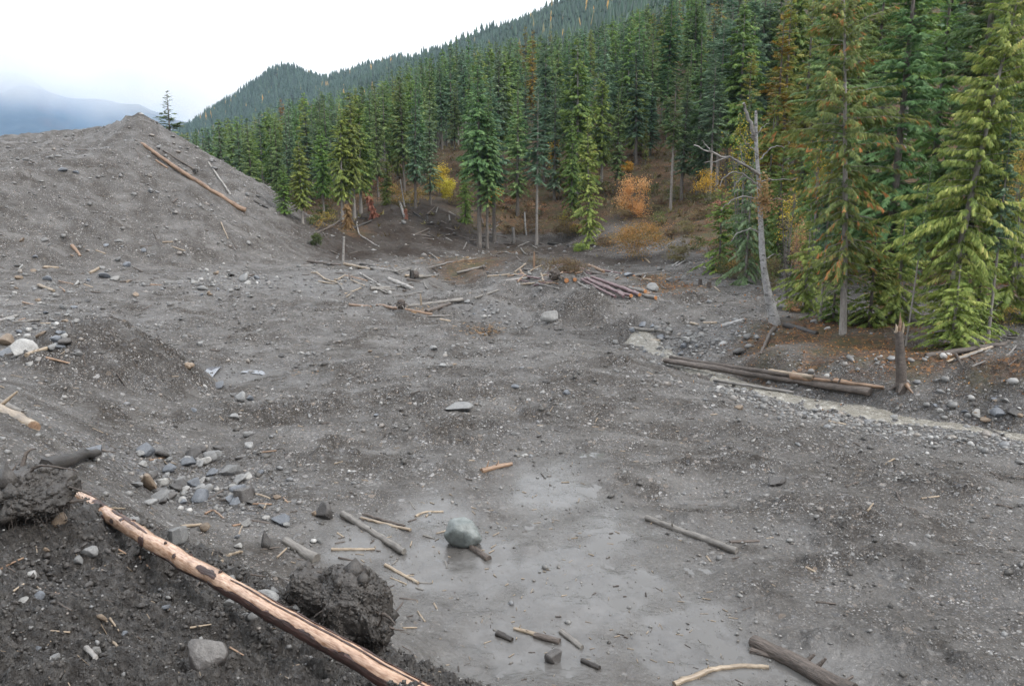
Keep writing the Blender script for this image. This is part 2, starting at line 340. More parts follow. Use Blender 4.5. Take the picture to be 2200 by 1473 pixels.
def frame(d):
    d = d / (np.linalg.norm(d) + 1e-9)
    a = np.array([0, 0, 1.0]) if abs(d[2]) < .9 else np.array([1.0, 0, 0])
    u = np.cross(a, d); u /= np.linalg.norm(u); v = np.cross(d, u)
    return d, u, v
def tube(mb, pts, radii, n=8, m=0, t=0.5, cap=True, capm=None, rough=0.0, rng=RNG, flat=1.0):
    pts = np.asarray(pts, float); k = len(pts)
    tang = np.gradient(pts, axis=0)
    _, u, v = frame(tang[0]); V = []
    ang = np.linspace(0, 2 * np.pi, n, endpoint=False)
    lump = rng.normal(0, 1, (k, n)) * rough + rng.normal(0, 1, (1, n)) * rough
    for i in range(k):
        d = tang[i] / (np.linalg.norm(tang[i]) + 1e-9)
        u = u - d * (u @ d); u /= np.linalg.norm(u) + 1e-9; v = np.cross(d, u)
        r = radii[i] * (1 + lump[i])
        V.append(pts[i] + (np.cos(ang) * r)[:, None] * u + (np.sin(ang) * r * flat)[:, None] * v)
    V = np.concatenate(V); F = []
    a = np.arange(k - 1)[:, None] * n + np.arange(n)[None]; b = np.arange(k - 1)[:, None] * n + (np.arange(n)[None] + 1) % n
    F = np.stack([a, b, b + n, a + n], -1).reshape(-1, 4)
    mb.add(V, F, m, t)
    if cap:
        for i, rev in ((0, True), (k - 1, False)):
            ring = V[i * n:(i + 1) * n]; c = pts[i] + tang[i] / (np.linalg.norm(tang[i]) + 1e-9) * radii[i] * (.06 if not rev else -.06)
            VV = np.concatenate([ring, c[None]]); idx = np.arange(n)
            FF = np.stack([idx, (idx + 1) % n, np.full(n, n)], 1)
            if rev: FF = FF[:, ::-1]
            mb.add(VV, FF, m if capm is None else capm, t)
def spline(P, k):
    P = np.asarray(P, float)
    if len(P) == 2: return P[0] + (P[1] - P[0]) * np.linspace(0, 1, k)[:, None]
    s = np.concatenate([[0], np.cumsum(np.linalg.norm(np.diff(P, axis=0), axis=1))]); q = np.linspace(0, s[-1], k)
    Q = np.stack([np.interp(q, s, P[:, j]) for j in range(3)], 1)
    for _ in range(2): Q[1:-1] = (Q[:-2] + 2 * Q[1:-1] + Q[2:]) / 4
    return Q
def ico(sub):
    t = (1 + 5 ** .5) / 2
    V = [(-1,t,0),(1,t,0),(-1,-t,0),(1,-t,0),(0,-1,t),(0,1,t),(0,-1,-t),(0,1,-t),(t,0,-1),(t,0,1),(-t,0,-1),(-t,0,1)]
    F = [(0,11,5),(0,5,1),(0,1,7),(0,7,10),(0,10,11),(1,5,9),(5,11,4),(11,10,2),(10,7,6),(7,1,8),(3,9,4),(3,4,2),(3,2,6),(3,6,8),(3,8,9),(4,9,5),(2,4,11),(6,2,10),(8,6,7),(9,8,1)]
    V = [np.array(v) / np.linalg.norm(v) for v in V]
    for _ in range(sub):
        cache = {}; G = []
        def mid(a, b):
            k = (min(a, b), max(a, b))
            if k not in cache:
                w = V[a] + V[b]; V.append(w / np.linalg.norm(w)); cache[k] = len(V) - 1
            return cache[k]
        for a, b, c in F:
            x, y, z = mid(a, b), mid(b, c), mid(c, a); G += [(a, x, z), (b, y, x), (c, z, y), (x, y, z)]
        F = G
    return np.array(V), np.array(F)
ICO = [ico(k) for k in range(4)]
def rock_shape(seed, sub=2, planes=12, rounded=0.0, noise=.05):
    g = np.random.default_rng(seed); V, F = ICO[sub]; V = V.copy()
    V *= g.uniform(.75, 1.1, 3)
    for _ in range(planes):
        n = g.normal(size=3); n /= np.linalg.norm(n); d = g.uniform(.38, .74)
        s = V @ n; over = np.clip(s - d, 0, None) * (1 - rounded); V -= over[:, None] * n
    V *= 1 + g.normal(0, noise, (len(V), 1)) * .5
    return V / np.abs(V).max(0), F

# ------------------------------------------------------------------ materials
def new_mat(name):
    m = bpy.data.materials.new(name); m.use_nodes = True; nt = m.node_tree
    b = nt.nodes['Principled BSDF']
    return m, nt, b
def N(nt, typ, **kw):
    n = nt.nodes.new(typ)
    for k, v in kw.items():
        if k in n.inputs: n.inputs[k].default_value = v
        else: setattr(n, k, v)
    return n
def ramp(nt, fac, stops):
    r = nt.nodes.new('ShaderNodeValToRGB'); el = r.color_ramp.elements
    while len(el) < len(stops): el.new(.5)
    for e, (p, c) in zip(el, stops): e.position = p; e.color = (*c, 1) if len(c) == 3 else c
    nt.links.new(fac, r.inputs[0]); return r.outputs[0]
def mixc(nt, fac, a, b, mode='MIX'):
    m = nt.nodes.new('ShaderNodeMix'); m.data_type = 'RGBA'; m.blend_type = mode
    for s, v in ((0, fac), (6, a), (7, b)):
        if hasattr(v, 'is_output'): nt.links.new(v, m.inputs[s])
        else: m.inputs[s].default_value = (*v, 1) if isinstance(v, tuple) else v
    return m.outputs[2]
def math_(nt, op, a, b=0.0, c=None):
    m = nt.nodes.new('ShaderNodeMath'); m.operation = op
    for s, v in ((0, a), (1, b), (2, c)):
        if v is None: continue
        if hasattr(v, 'is_output'): nt.links.new(v, m.inputs[s])
        else: m.inputs[s].default_value = v
    return m.outputs[0]
def maprange(nt, v, a, b, c, d):
    m = nt.nodes.new('ShaderNodeMapRange'); nt.links.new(v, m.inputs[0])
    for i, q in zip((1, 2, 3, 4), (a, b, c, d)): m.inputs[i].default_value = q
    return m.outputs[0]
def attr(nt, name):
    a = nt.nodes.new('ShaderNodeAttribute'); a.attribute_name = name; return a.outputs['Fac']
def noise(nt, vec, scale, detail=4, rough=.55):
    n = N(nt, 'ShaderNodeTexNoise', Scale=scale, Detail=detail, Roughness=rough); nt.links.new(vec, n.inputs['Vector']); return n.outputs['Fac']
def vor(nt, vec, scale):
    n = N(nt, 'ShaderNodeTexVoronoi', Scale=scale); nt.links.new(vec, n.inputs['Vector']); return n
def bump(nt, h, strength, dist, nrm=None):
    b = N(nt, 'ShaderNodeBump', Strength=strength, Distance=dist); nt.links.new(h, b.inputs['Height'])
    if nrm is not None: nt.links.new(nrm, b.inputs['Normal'])
    return b.outputs[0]
def coords(nt): return nt.nodes.new('ShaderNodeTexCoord').outputs['Object']

def make_ground_mat():
    m, nt, b = new_mat('debris_gravel'); co = coords(nt)
    n1 = noise(nt, co, .35, 5, .6); n2 = noise(nt, co, 2.2, 6, .65); n3 = noise(nt, co, 14, 5, .7)
    base = ramp(nt, n2, [(.32, (.026, .022, .019)), (.5, (.064, .057, .050)), (.68, (.125, .115, .104))])
    damp = maprange(nt, noise(nt, co, 1.1, 6, .7), .40, .62, 0, .75)
    base = mixc(nt, damp, base, (.045, .039, .034))
    crumb = ramp(nt, noise(nt, co, 7.0, 6, .75), [(.37, (.013, .0105, .0085)), (.52, (.044, .037, .031)), (.67, (.110, .098, .086))])
    base = mixc(nt, math_(nt, 'MULTIPLY', attr(nt, 'hum'), .85), base, crumb)
    mps = nt.nodes.new('ShaderNodeMapping'); mps.inputs['Scale'].default_value = (.35, 1, 1); mps.inputs['Rotation'].default_value = (0, 0, .35); nt.links.new(co, mps.inputs[0])
    silt = math_(nt, 'MULTIPLY', maprange(nt, noise(nt, mps.outputs[0], .75, 7, .68), .45, .60, 0, .9), math_(nt, 'SUBTRACT', 1.0, math_(nt, 'MINIMUM', attr(nt, 'hum'), 1.0)))
    base = mixc(nt, silt, base, (.150, .143, .136))
    base = mixc(nt, maprange(nt, n1, .38, .62, 0, .5), base, ramp(nt, n3, [(.34, (.042, .038, .035)), (.66, (.140, .133, .127))]))
    # stones of the matrix: pale, bluish and rusty ones picked cell by cell
    for sc, thr, amt in ((5.5, .90, .85), (10, .76, .85), (20, .62, .9), (38, .60, .8)):
        v = vor(nt, co, sc); sep = N(nt, 'ShaderNodeSeparateColor'); nt.links.new(v.outputs['Color'], sep.inputs[0])
        tone = ramp(nt, sep.outputs[1], [(0, (.045, .045, .050)), (.30, (.13, .13, .135)), (.6, (.27, .265, .26)), (.8, (.22, .165, .12)), (.9, (.42, .41, .40)), (1, (.52, .51, .50))])
        pick = math_(nt, 'MULTIPLY', math_(nt, 'GREATER_THAN', sep.outputs[0], thr), math_(nt, 'LESS_THAN', v.outputs['Distance'], .42))
        pick = math_(nt, 'MULTIPLY', pick, math_(nt, 'SUBTRACT', 1.0, math_(nt, 'MULTIPLY', attr(nt, 'mud'), .9))); pick = math_(nt, 'MULTIPLY', pick, maprange(nt, noise(nt, co, 1.3, 4, .6), .36, .60, .25, 1.0))
        base = mixc(nt, math_(nt, 'MULTIPLY', pick, amt), base, tone)
    gv = vor(nt, co, 9); gs = N(nt, 'ShaderNodeSeparateColor'); nt.links.new(gv.outputs['Color'], gs.inputs[0])
    gcol = ramp(nt, gs.outputs[0], [(0, (.04, .042, .048)), (.35, (.11, .11, .115)), (.6, (.20, .19, .18)), (.8, (.13, .14, .16)), (1, (.36, .35, .34))])
    base = mixc(nt, math_(nt, 'MULTIPLY', attr(nt, 'grav'), math_(nt, 'MULTIPLY', math_(nt, 'LESS_THAN', gv.outputs['Distance'], .5), .75)), base, gcol)
    scarc = ramp(nt, n2, [(.3, (.018, .014, .0115)), (.7, (.050, .039, .032))])
    base = mixc(nt, math_(nt, 'MULTIPLY', attr(nt, 'scar'), .95), base, scarc)
    mudc = ramp(nt, n2, [(.3, (.052, .049, .046)), (.7, (.100, .096, .092))])
    base = mixc(nt, math_(nt, 'MULTIPLY', attr(nt, 'mud'), .85), base, mudc)
    base = mixc(nt, math_(nt, 'MULTIPLY', attr(nt, 'mud2'), .75), base, mudc)
    soilc = ramp(nt, noise(nt, co, 9, 6, .7), [(.34, (.008, .006, .005)), (.5, (.026, .022, .019)), (.66, (.075, .068, .061))])
    base = mixc(nt, math_(nt, 'MULTIPLY', attr(nt, 'soil'), .95), base, soilc)
    lv = vor(nt, co, 7); ls = N(nt, 'ShaderNodeSeparateColor'); nt.links.new(lv.outputs['Color'], ls.inputs[0])
    litc = ramp(nt, ls.outputs[0], [(0, (.036, .026, .018)), (.30, (.066, .044, .029)), (.6, (.120, .066, .037)), (.8, (.072, .058, .036)), (1, (.25, .12, .046))])
    litc = mixc(nt, maprange(nt, noise(nt, co, .5, 5, .65), .48, .62, 0, .7), litc, ramp(nt, n3, [(.3, (.028, .034, .016)), (.7, (.09, .09, .04))]))
    pos = nt.nodes.new('ShaderNodeSeparateXYZ'); nt.links.new(co, pos.inputs[0])
    litc = mixc(nt, maprange(nt, pos.outputs[1], 130, 320, 0, .92), litc, (.022, .040, .022))       # moss and young growth of the upper forest
    base = mixc(nt, maprange(nt, math_(nt, 'ADD', attr(nt, 'litter'), math_(nt, 'MULTIPLY', math_(nt, 'SUBTRACT', n3, .5), 1.1)), .3, .75, 0, .85), base, litc)
    nt.links.new(base, b.inputs['Base Color'])
    wet = maprange(nt, n1, .35, .62, .82, .55)
    wet = mixc(nt, attr(nt, 'mud'), wet, (.15, .15, .15)); 
    wet = mixc(nt, attr(nt, 'mud2'), wet, (.26, .26, .26))
    wet = mixc(nt, attr(nt, 'litter'), wet, (.8, .8, .8))
    wet = mixc(nt, attr(nt, 'soil'), wet, (.42, .42, .42))
    wet = mixc(nt, attr(nt, 'scar'), wet, (.9, .9, .9))
    nt.links.new(wet, b.inputs['Roughness'])
    shine = math_(nt, 'ADD', .14, math_(nt, 'MULTIPLY', math_(nt, 'MAXIMUM', attr(nt, 'mud'), attr(nt, 'mud2')), .45))
    shine = math_(nt, 'ADD', shine, math_(nt, 'MULTIPLY', attr(nt, 'soil'), .45))
    shine = math_(nt, 'ADD', shine, maprange(nt, noise(nt, co, .45, 5, .6), .5, .68, 0, .22)); shine = math_(nt, 'MULTIPLY', shine, math_(nt, 'SUBTRACT', 1.0, math_(nt, 'MULTIPLY', math_(nt, 'MAXIMUM', attr(nt, 'scar'), attr(nt, 'litter')), .8)))
    nt.links.new(shine, b.inputs['Specular IOR Level'])
    hgt = math_(nt, 'ADD', math_(nt, 'MULTIPLY', n3, .6), math_(nt, 'MULTIPLY', noise(nt, co, 45, 3, .6), .45))
    vv = vor(nt, co, 11); hgt = math_(nt, 'SUBTRACT', hgt, math_(nt, 'MULTIPLY', vv.outputs['Distance'], .5))
    st = math_(nt, 'SUBTRACT', 1.0, math_(nt, 'MULTIPLY', attr(nt, 'mud'), .88))
    bn = N(nt, 'ShaderNodeBump', Distance=.11); nt.links.new(hgt, bn.inputs['Height']); nt.links.new(st, bn.inputs['Strength'])
    nt.links.new(bn.outputs[0], b.inputs['Normal'])
    return m
def make_wood(name, c0, c1, c2, scale=6.0, rough=.55, bumpd=.012, speck=None, stretch=(.16, 1, 1)):
    m, nt, b = new_mat(name); mp = nt.nodes.new('ShaderNodeMapping'); nt.links.new(coords(nt), mp.inputs[0]); mp.inputs['Scale'].default_value = stretch; co = mp.outputs[0]
    n1 = noise(nt, co, scale, 6, .65); n2 = noise(nt, co, scale * 5, 4, .6)
    col = ramp(nt, n1, [(.3, c0), (.52, c1), (.72, c2)])
    col = mixc(nt, .45, col, ramp(nt, n2, [(.36, c0), (.64, c2)]))
    blot = noise(nt, coords(nt), 1.7, 5, .65); col = mixc(nt, maprange(nt, blot, .50, .68, 0, .55), col, tuple(q * .55 for q in c0))
    if speck is not None:
        col = mixc(nt, maprange(nt, noise(nt, co, scale * 1.1, 5, .7), .56, .60, 0, .85), col, speck)
    nt.links.new(col, b.inputs['Base Color']); b.inputs['Roughness'].default_value = rough
    nt.links.new(bump(nt, math_(nt, 'ADD', n1, n2), .7, bumpd), b.inputs['Normal'])
    return m
def make_stone(name, c0, c1, c2, rough=.5):
    m, nt, b = new_mat(name); co = coords(nt)
    oi = nt.nodes.new('ShaderNodeObjectInfo')
    sc = nt.nodes.new('ShaderNodeVectorMath'); sc.operation = 'ADD'; nt.links.new(co, sc.inputs[0]); nt.links.new(oi.outputs['Location'], sc.inputs[1])
    n1 = noise(nt, sc.outputs[0], 1.6, 6, .65); n2 = noise(nt, sc.outputs[0], 9, 5, .65)
    col = ramp(nt, math_(nt, 'ADD', math_(nt, 'MULTIPLY', n1, .55), math_(nt, 'MULTIPLY', n2, .45)), [(.32, c0), (.5, c1), (.68, c2)])
    hsv = N(nt, 'ShaderNodeHueSaturation'); nt.links.new(col, hsv.inputs['Color'])
    nt.links.new(maprange(nt, oi.outputs['Random'], 0, 1, .72, 1.25), hsv.inputs['Value'])
    nt.links.new(hsv.outputs[0], b.inputs['Base Color'])
    nt.links.new(maprange(nt, n1, .3, .7, rough - .12, rough + .15), b.inputs['Roughness'])
    nt.links.new(bump(nt, n2, .5, .05), b.inputs['Normal'])
    return m
def make_leaf(name, stops, rough=.55, trans=.36, objvar=.30, huevar=.03):
    m, nt, b = new_mat(name)
    col = ramp(nt, attr(nt, 'tint'), stops)
    oi = nt.nodes.new('ShaderNodeObjectInfo'); hs = N(nt, 'ShaderNodeHueSaturation'); nt.links.new(col, hs.inputs['Color'])
    nt.links.new(maprange(nt, oi.outputs['Random'], 0, 1, 1 - objvar, 1 + objvar), hs.inputs['Value'])
    nt.links.new(maprange(nt, math_(nt, 'FRACT', math_(nt, 'MULTIPLY', oi.outputs['Random'], 7.31)), 0, 1, .5 - huevar, .5 + huevar), hs.inputs['Hue'])
    nt.links.new(hs.outputs[0], b.inputs['Base Color']); b.inputs['Roughness'].default_value = rough
    b.inputs['Specular IOR Level'].default_value = .3
    tr = nt.nodes.new('ShaderNodeBsdfTranslucent'); nt.links.new(hs.outputs[0], tr.inputs['Color'])
    mx = nt.nodes.new('ShaderNodeMixShader'); mx.inputs[0].default_value = trans
    nt.links.new(b.outputs[0], mx.inputs[1]); nt.links.new(tr.outputs[0], mx.inputs[2])
    nt.links.new(mx.outputs[0], nt.nodes['Material Output'].inputs['Surface'])
    return m
M = {}
M['ground'] = make_ground_mat()
M['bark'] = make_wood('wet_brown_bark', (.022,.017,.014), (.070,.055,.046), (.16,.13,.11), 9, .6, .04)
M['greybark'] = make_wood('grey_bark', (.07,.065,.06), (.14,.13,.12), (.24,.225,.21), 6, .7, .015)
M['palebark'] = make_wood('pale_bark', (.13,.12,.11), (.24,.225,.21), (.38,.365,.345), 5, .65, .012, (.06,.055,.05))
M['birch'] = make_wood('white_birch_bark', (.15,.145,.14), (.27,.265,.26), (.42,.415,.41), 4, .65, .014, (.07,.065,.06), (.6, .8, 1))
M['mudwood'] = make_wood('muddy_grey_wood', (.075,.068,.060), (.14,.128,.115), (.22,.205,.185), 6, .5, .012)
M['tan'] = make_wood('bare_tan_wood', (.12,.092,.066), (.245,.19,.135), (.38,.31,.225), 7, .42, .008)
M['orange'] = make_wood('raw_orange_wood', (.10,.060,.040), (.20,.125,.078), (.34,.23,.15), 8, .45, .01)
M['peeled'] = make_wood('peeled_pink_wood', (.17,.085,.048), (.385,.235,.148), (.66,.49,.37), 9, .25, .006)
M['peelbark'] = make_wood('torn_red_bark', (.012,.008,.007), (.038,.019,.015), (.095,.04,.03), 9, .5, .02)
M['purple'] = make_wood('wet_purplish_pole_bark', (.06,.032,.034), (.13,.075,.08), (.21,.14,.145), 6, .45, .012)
M['cut'] = make_wood('fresh_cut_face', (.25,.10,.04), (.42,.18,.07), (.55,.28,.12), 10, .55, .006)
M['darkwood'] = make_wood('rotten_dark_wood', (.008,.007,.006), (.022,.018,.016), (.05,.042,.036), 8, .6, .02)
M['lump'] = make_wood('caked_gravel_lump', (.030,.027,.024), (.065,.060,.054), (.12,.113,.105), 9, .55, .02, None, (1, 1, 1))
M['trunk'] = make_wood('conifer_bark', (.055,.045,.038), (.11,.095,.082), (.19,.17,.15), 5, .8, .02, None, (1, 1, .2))
M['trunkpale'] = make_wood('pale_conifer_bark', (.13,.115,.10), (.22,.20,.18), (.32,.30,.28), 5, .8, .02, None, (1, 1, .2))
M['s_grey'] = make_stone('grey_stone', (.09,.09,.09), (.16,.16,.158), (.25,.248,.24))
M['s_pale'] = make_stone('pale_stone', (.13,.126,.118), (.235,.23,.22), (.38,.372,.355))
M['s_blue'] = make_stone('bluish_slate', (.055,.060,.070), (.105,.115,.13), (.17,.18,.20), .4)
M['s_dark'] = make_stone('dark_wet_rock', (.025,.023,.022), (.055,.050,.047), (.10,.095,.09), .38)
M['s_brown'] = make_stone('brown_stone', (.09,.065,.045), (.16,.12,.085), (.25,.20,.15))
M['s_green'] = make_stone('greenish_grey_boulder', (.06,.068,.065), (.125,.14,.135), (.23,.245,.24), .45)
M['soilclod'] = make_wood('dark_soil', (.013,.011,.010), (.036,.031,.027), (.085,.077,.070), 9, .5, .02, None, (1, 1, 1))
M['spruce'] = make_leaf('spruce_needles', [(0,(0.050,0.098,0.033)),(.5,(0.123,0.206,0.072)),(.85,(0.229,0.313,0.116)),(1,(0.333,0.388,0.144))])
M['fir'] = make_leaf('blue_green_needles', [(0,(0.048,0.091,0.050)),(.5,(0.114,0.187,0.105)),(.85,(0.208,0.297,0.180)),(1,(0.296,0.366,0.235))])
M['cedar'] = make_leaf('cedar_sprays', [(0,(0.061,0.108,0.025)),(.5,(0.157,0.237,0.052)),(.85,(0.295,0.361,0.078)),(1,(0.446,0.442,0.105))], objvar=.2)
M['cedarlit'] = make_leaf('yellow_green_cedar_sprays', [(0,(0.091,0.149,0.033)),(.45,(0.234,0.298,0.069)),(.85,(0.428,0.455,0.133)),(1,(0.650,0.578,0.209))], objvar=.05, huevar=.0)  # cedars whose foliage itself is yellow-green
M['rusty'] = make_leaf('rusty_cedar_sprays', [(0,(0.074,0.115,0.032)),(.55,(0.196,0.241,0.066)),(.74,(0.308,0.335,0.095)),(.78,(0.373,0.196,0.066)),(1,(0.559,0.233,0.080))], objvar=.05, huevar=.0)
M['lichen'] = make_leaf('lichen_grey_needles', [(0,(0.072,0.114,0.050)),(.5,(0.180,0.240,0.116)),(1,(0.360,0.408,0.264))], objvar=.1)
M['larch'] = make_leaf('larch_gold_needles', [(0,(.13,.085,.015)),(.5,(.27,.18,.03)),(1,(.42,.29,.06))], objvar=.15)
M['larchgreen'] = make_leaf('larch_olive_needles', [(0,(.08,.095,.02)),(.5,(.19,.20,.045)),(1,(.32,.30,.08))], objvar=.15)
M['deadpine'] = make_leaf('thin_grey_needles', [(0,(.03,.028,.02)),(.6,(.06,.06,.04)),(1,(.10,.095,.075))], objvar=.1)
M['yellow'] = make_leaf('yellow_leaves', [(0,(.26,.17,.02)),(.5,(.52,.36,.045)),(1,(.68,.52,.10))], objvar=.12)
M['orangeleaf'] = make_leaf('orange_leaves', [(0,(0.374,0.220,0.056)),(.5,(0.660,0.427,0.138)),(1,(0.800,0.634,0.275))], objvar=.12)
M['mixleaf'] = make_leaf('mixed_autumn_leaves', [(0,(.10,.10,.03)),(.4,(.27,.21,.06)),(.7,(.48,.30,.085)),(1,(.60,.36,.10))], objvar=.15)
M['russet'] = make_leaf('russet_dead_foliage', [(0,(.17,.085,.045)),(.5,(.34,.18,.10)),(1,(.50,.31,.18))], objvar=.15)
M['brush'] = make_leaf('brown_brush', [(0,(.07,.055,.035)),(.5,(.16,.115,.065)),(.8,(.20,.18,.075)),(1,(.30,.17,.08))], objvar=.15)
M['olive'] = make_leaf('olive_shrub_leaves', [(0,(.04,.055,.018)),(.5,(.10,.12,.04)),(1,(.19,.19,.07))], objvar=.15)
M['litterleaf'] = make_leaf('fallen_leaves', [(0,(.14,.06,.025)),(.5,(.30,.13,.045)),(1,(.48,.26,.09))], objvar=0, huevar=0)
def make_pebble():
    m, nt, b = new_mat('mixed_pebbles')
    col = ramp(nt, attr(nt, 'tint'), [(0,(.035,.034,.034)),(.35,(.085,.083,.080)),(.6,(.15,.147,.14)),(.72,(.10,.108,.12)),(.82,(.16,.125,.095)),(.93,(.27,.265,.255)),(1,(.46,.45,.43))])
    co = coords(nt); n2 = noise(nt, co, 30, 4, .6)
    nt.links.new(mixc(nt, .4, col, mixc(nt, n2, (.06,.058,.055), (.3,.295,.285))), b.inputs['Base Color']); b.inputs['Roughness'].default_value = .45
    return m
M['pebble'] = make_pebble()
def make_water(name, col, rough, bscale, bdist, foam=None):
    m, nt, b = new_mat(name); co = coords(nt); b.inputs['Roughness'].default_value = rough; b.inputs['IOR'].default_value = 1.33
    c = mixc(nt, noise(nt, co, .8, 4), tuple(x * .85 for x in col), tuple(min(1, x * 1.15) for x in col))
    if foam is not None:
        mp = nt.nodes.new('ShaderNodeMapping'); mp.inputs['Scale'].default_value = (1, 1, 1); nt.links.new(co, mp.inputs[0])
        c = mixc(nt, maprange(nt, noise(nt, mp.outputs[0], 3.5, 6, .7), .52, .66, 0, .8), c, foam)
    nt.links.new(c, b.inputs['Base Color'])
    nt.links.new(bump(nt, noise(nt, co, bscale, 4, .6), .6, bdist), b.inputs['Normal'])
    return m
M['streamwater'] = make_water('silty_stream_water', (.195,.182,.155), .06, 5.5, .25, (.44,.425,.39))
M['puddle'] = make_water('muddy_puddle_water', (.098,.095,.091), .05, 1.5, .002)
M['clear'] = make_water('clear_puddle_water', (.10,.105,.12), .03, 1.5, .001)

# ------------------------------------------------------------------ the ground: one sheet, finer near the camera, split where its make-up changes
def build_ground():
    th = np.concatenate([np.linspace(-180, -41, 44, endpoint=False), np.linspace(-41, 41, 455, endpoint=False), np.linspace(41, 180, 45)]) * np.pi / 180
    rr = np.concatenate([np.exp(np.linspace(math.log(.7), math.log(3.6), 40, endpoint=False)), np.exp(np.linspace(math.log(3.6), math.log(110), 610, endpoint=False)), np.exp(np.linspace(math.log(110), math.log(1900), 130))])
    T, R = np.meshgrid(th, rr); x = (R * np.sin(T)).ravel(); y = (R * np.cos(T)).ravel()
    f = fields(x, y)
    nt_, nr = len(th), len(rr)
    a = (np.arange(nr - 1)[:, None] * nt_ + np.arange(nt_ - 1)[None]).ravel()
    F = np.stack([a, a + 1, a + nt_ + 1, a + nt_], 1)[:, ::-1]
    V = np.stack([x, y, f['h']], 1)
    cls = np.zeros(len(x), int)
    cls[f['forest'] > .5] = 3; cls[f['soil'] > .5] = 2; cls[f['pile'] > .5] = 1
    fc = cls[F[:, 0]]
    for c, nm in enumerate(('ground', 'gravel_pile', 'soil_bank', 'hillside')):
        FF = F[fc == c]; idx = np.unique(FF); remap = np.zeros(len(x), int); remap[idx] = np.arange(len(idx))
        me = tri_mesh(nm, V[idx], remap[FF], {k: f[k][idx] for k in ('soil', 'mud', 'mud2', 'litter', 'grav', 'scar', 'hum')}, [M['ground']], smooth=True)
        tag(link(nm, me), kind='structure')
    return V[:, 2].max()
ZMAX = build_ground()

def water_grid(name, x0, x1, y0, y1, step, zfun, keep, mat):
    gx = np.arange(x0, x1, step); gy = np.arange(y0, y1, step); X, Y = np.meshgrid(gx, gy); x, y = X.ravel(), Y.ravel()
    f = fields(x, y); z = zfun(x, y, f); k = keep(x, y, f, z).reshape(X.shape)
    a = (np.arange(len(gy) - 1)[:, None] * len(gx) + np.arange(len(gx) - 1)[None])
    kk = k[:-1, :-1] | k[1:, :-1] | k[:-1, 1:] | k[1:, 1:]
    a = a[kk]; F = np.stack([a, a + 1, a + len(gx) + 1, a + len(gx)], 1)
    idx = np.unique(F); rm = np.zeros(len(x), int); rm[idx] = np.arange(len(idx))
    me = tri_mesh(name, np.stack([x, y, z], 1)[idx], rm[F], None, [mat], smooth=True)
    return tag(link(name, me), kind='structure')
def low_level(x, y, f):
    r = np.hypot(x, y)
    return f['b'] + .22 * fbm(x / 3.2, y / 3.2, 2, off=1) * (1 - f['mud'] * .9) * sstep(5, 9, r)
water_grid('muddy_puddle_water', -6, 11, 8, 27, .12,
           lambda x, y, f: low_level(x, y, f) - .086 + .075 * f['mud'] + .028 * f['mud2'],
           lambda x, y, f, z: ((f['mud'] > .35) | (f['mud2'] > .25)) & (f['soil'] < .2), M['puddle'])
# the silty stream
def build_stream():
    P = spline(STREAM, 160); d = np.gradient(P, axis=0)[:, :2]; d /= np.linalg.norm(d, axis=1)[:, None]
    nrm = np.stack([-d[:, 1], d[:, 0]], 1); offs = np.linspace(-1, 1, 13)
    g = np.random.default_rng(3); w = .80 + .22 * RNG.normal(0, 1, 160).cumsum().clip(-1, 1) * .5 + .15 * np.sin(np.arange(160) * .22) + .12 * np.sin(np.arange(160) * .61 + 1)
    zc = stream_level(P[:, 0], P[:, 1]) - .05
    V = []; 
    for i in range(160):
        q = P[i, :2] + nrm[i] * (offs * w[i])[:, None]
        rip = .015 * fbm(q[:, 0] * 2.5, q[:, 1] * 2.5, 3) - .22 * np.abs(offs) ** 4
        V.append(np.column_stack([q, zc[i] + rip]))
    V = np.concatenate(V); a = (np.arange(159)[:, None] * 13 + np.arange(12)[None]).ravel()
    me = tri_mesh('stream_water', V, np.stack([a, a + 1, a + 14, a + 13], 1), None, [M['streamwater']], smooth=True)
    tag(link('stream_water', me), kind='structure')
build_stream()
def flat_pool(name, outline, z_off, mat, label=None):
    pts = np.array([hit(*p) for p in outline]); z = np.sort(pts[:, 2])[len(pts) // 2] + z_off
    c = pts.mean(0); Q = []
    for i in range(len(pts)):
        a, b = pts[i], pts[(i + 1) % len(pts)]
        for t in np.linspace(0, 1, 6, endpoint=False):
            q = a * (1 - t) + b * t; q = c + (q - c) * (1 + RNG.normal(0, .05)); Q.append((q[0], q[1], z))
    n = len(Q); V = np.array(Q + [(c[0], c[1], z)])
    me = tri_mesh(name, V, np.array([(i, (i + 1) % n, n) for i in range(n)]), None, [mat])
    tag(link(name, me), kind='structure')
flat_pool('puddle_water', [(420,796),(445,790),(476,790),(470,798),(440,803)], .02, M['clear'])
flat_pool('puddle_water', [(515,803),(535,797),(562,797),(600,806),(560,805)], .02, M['clear'])

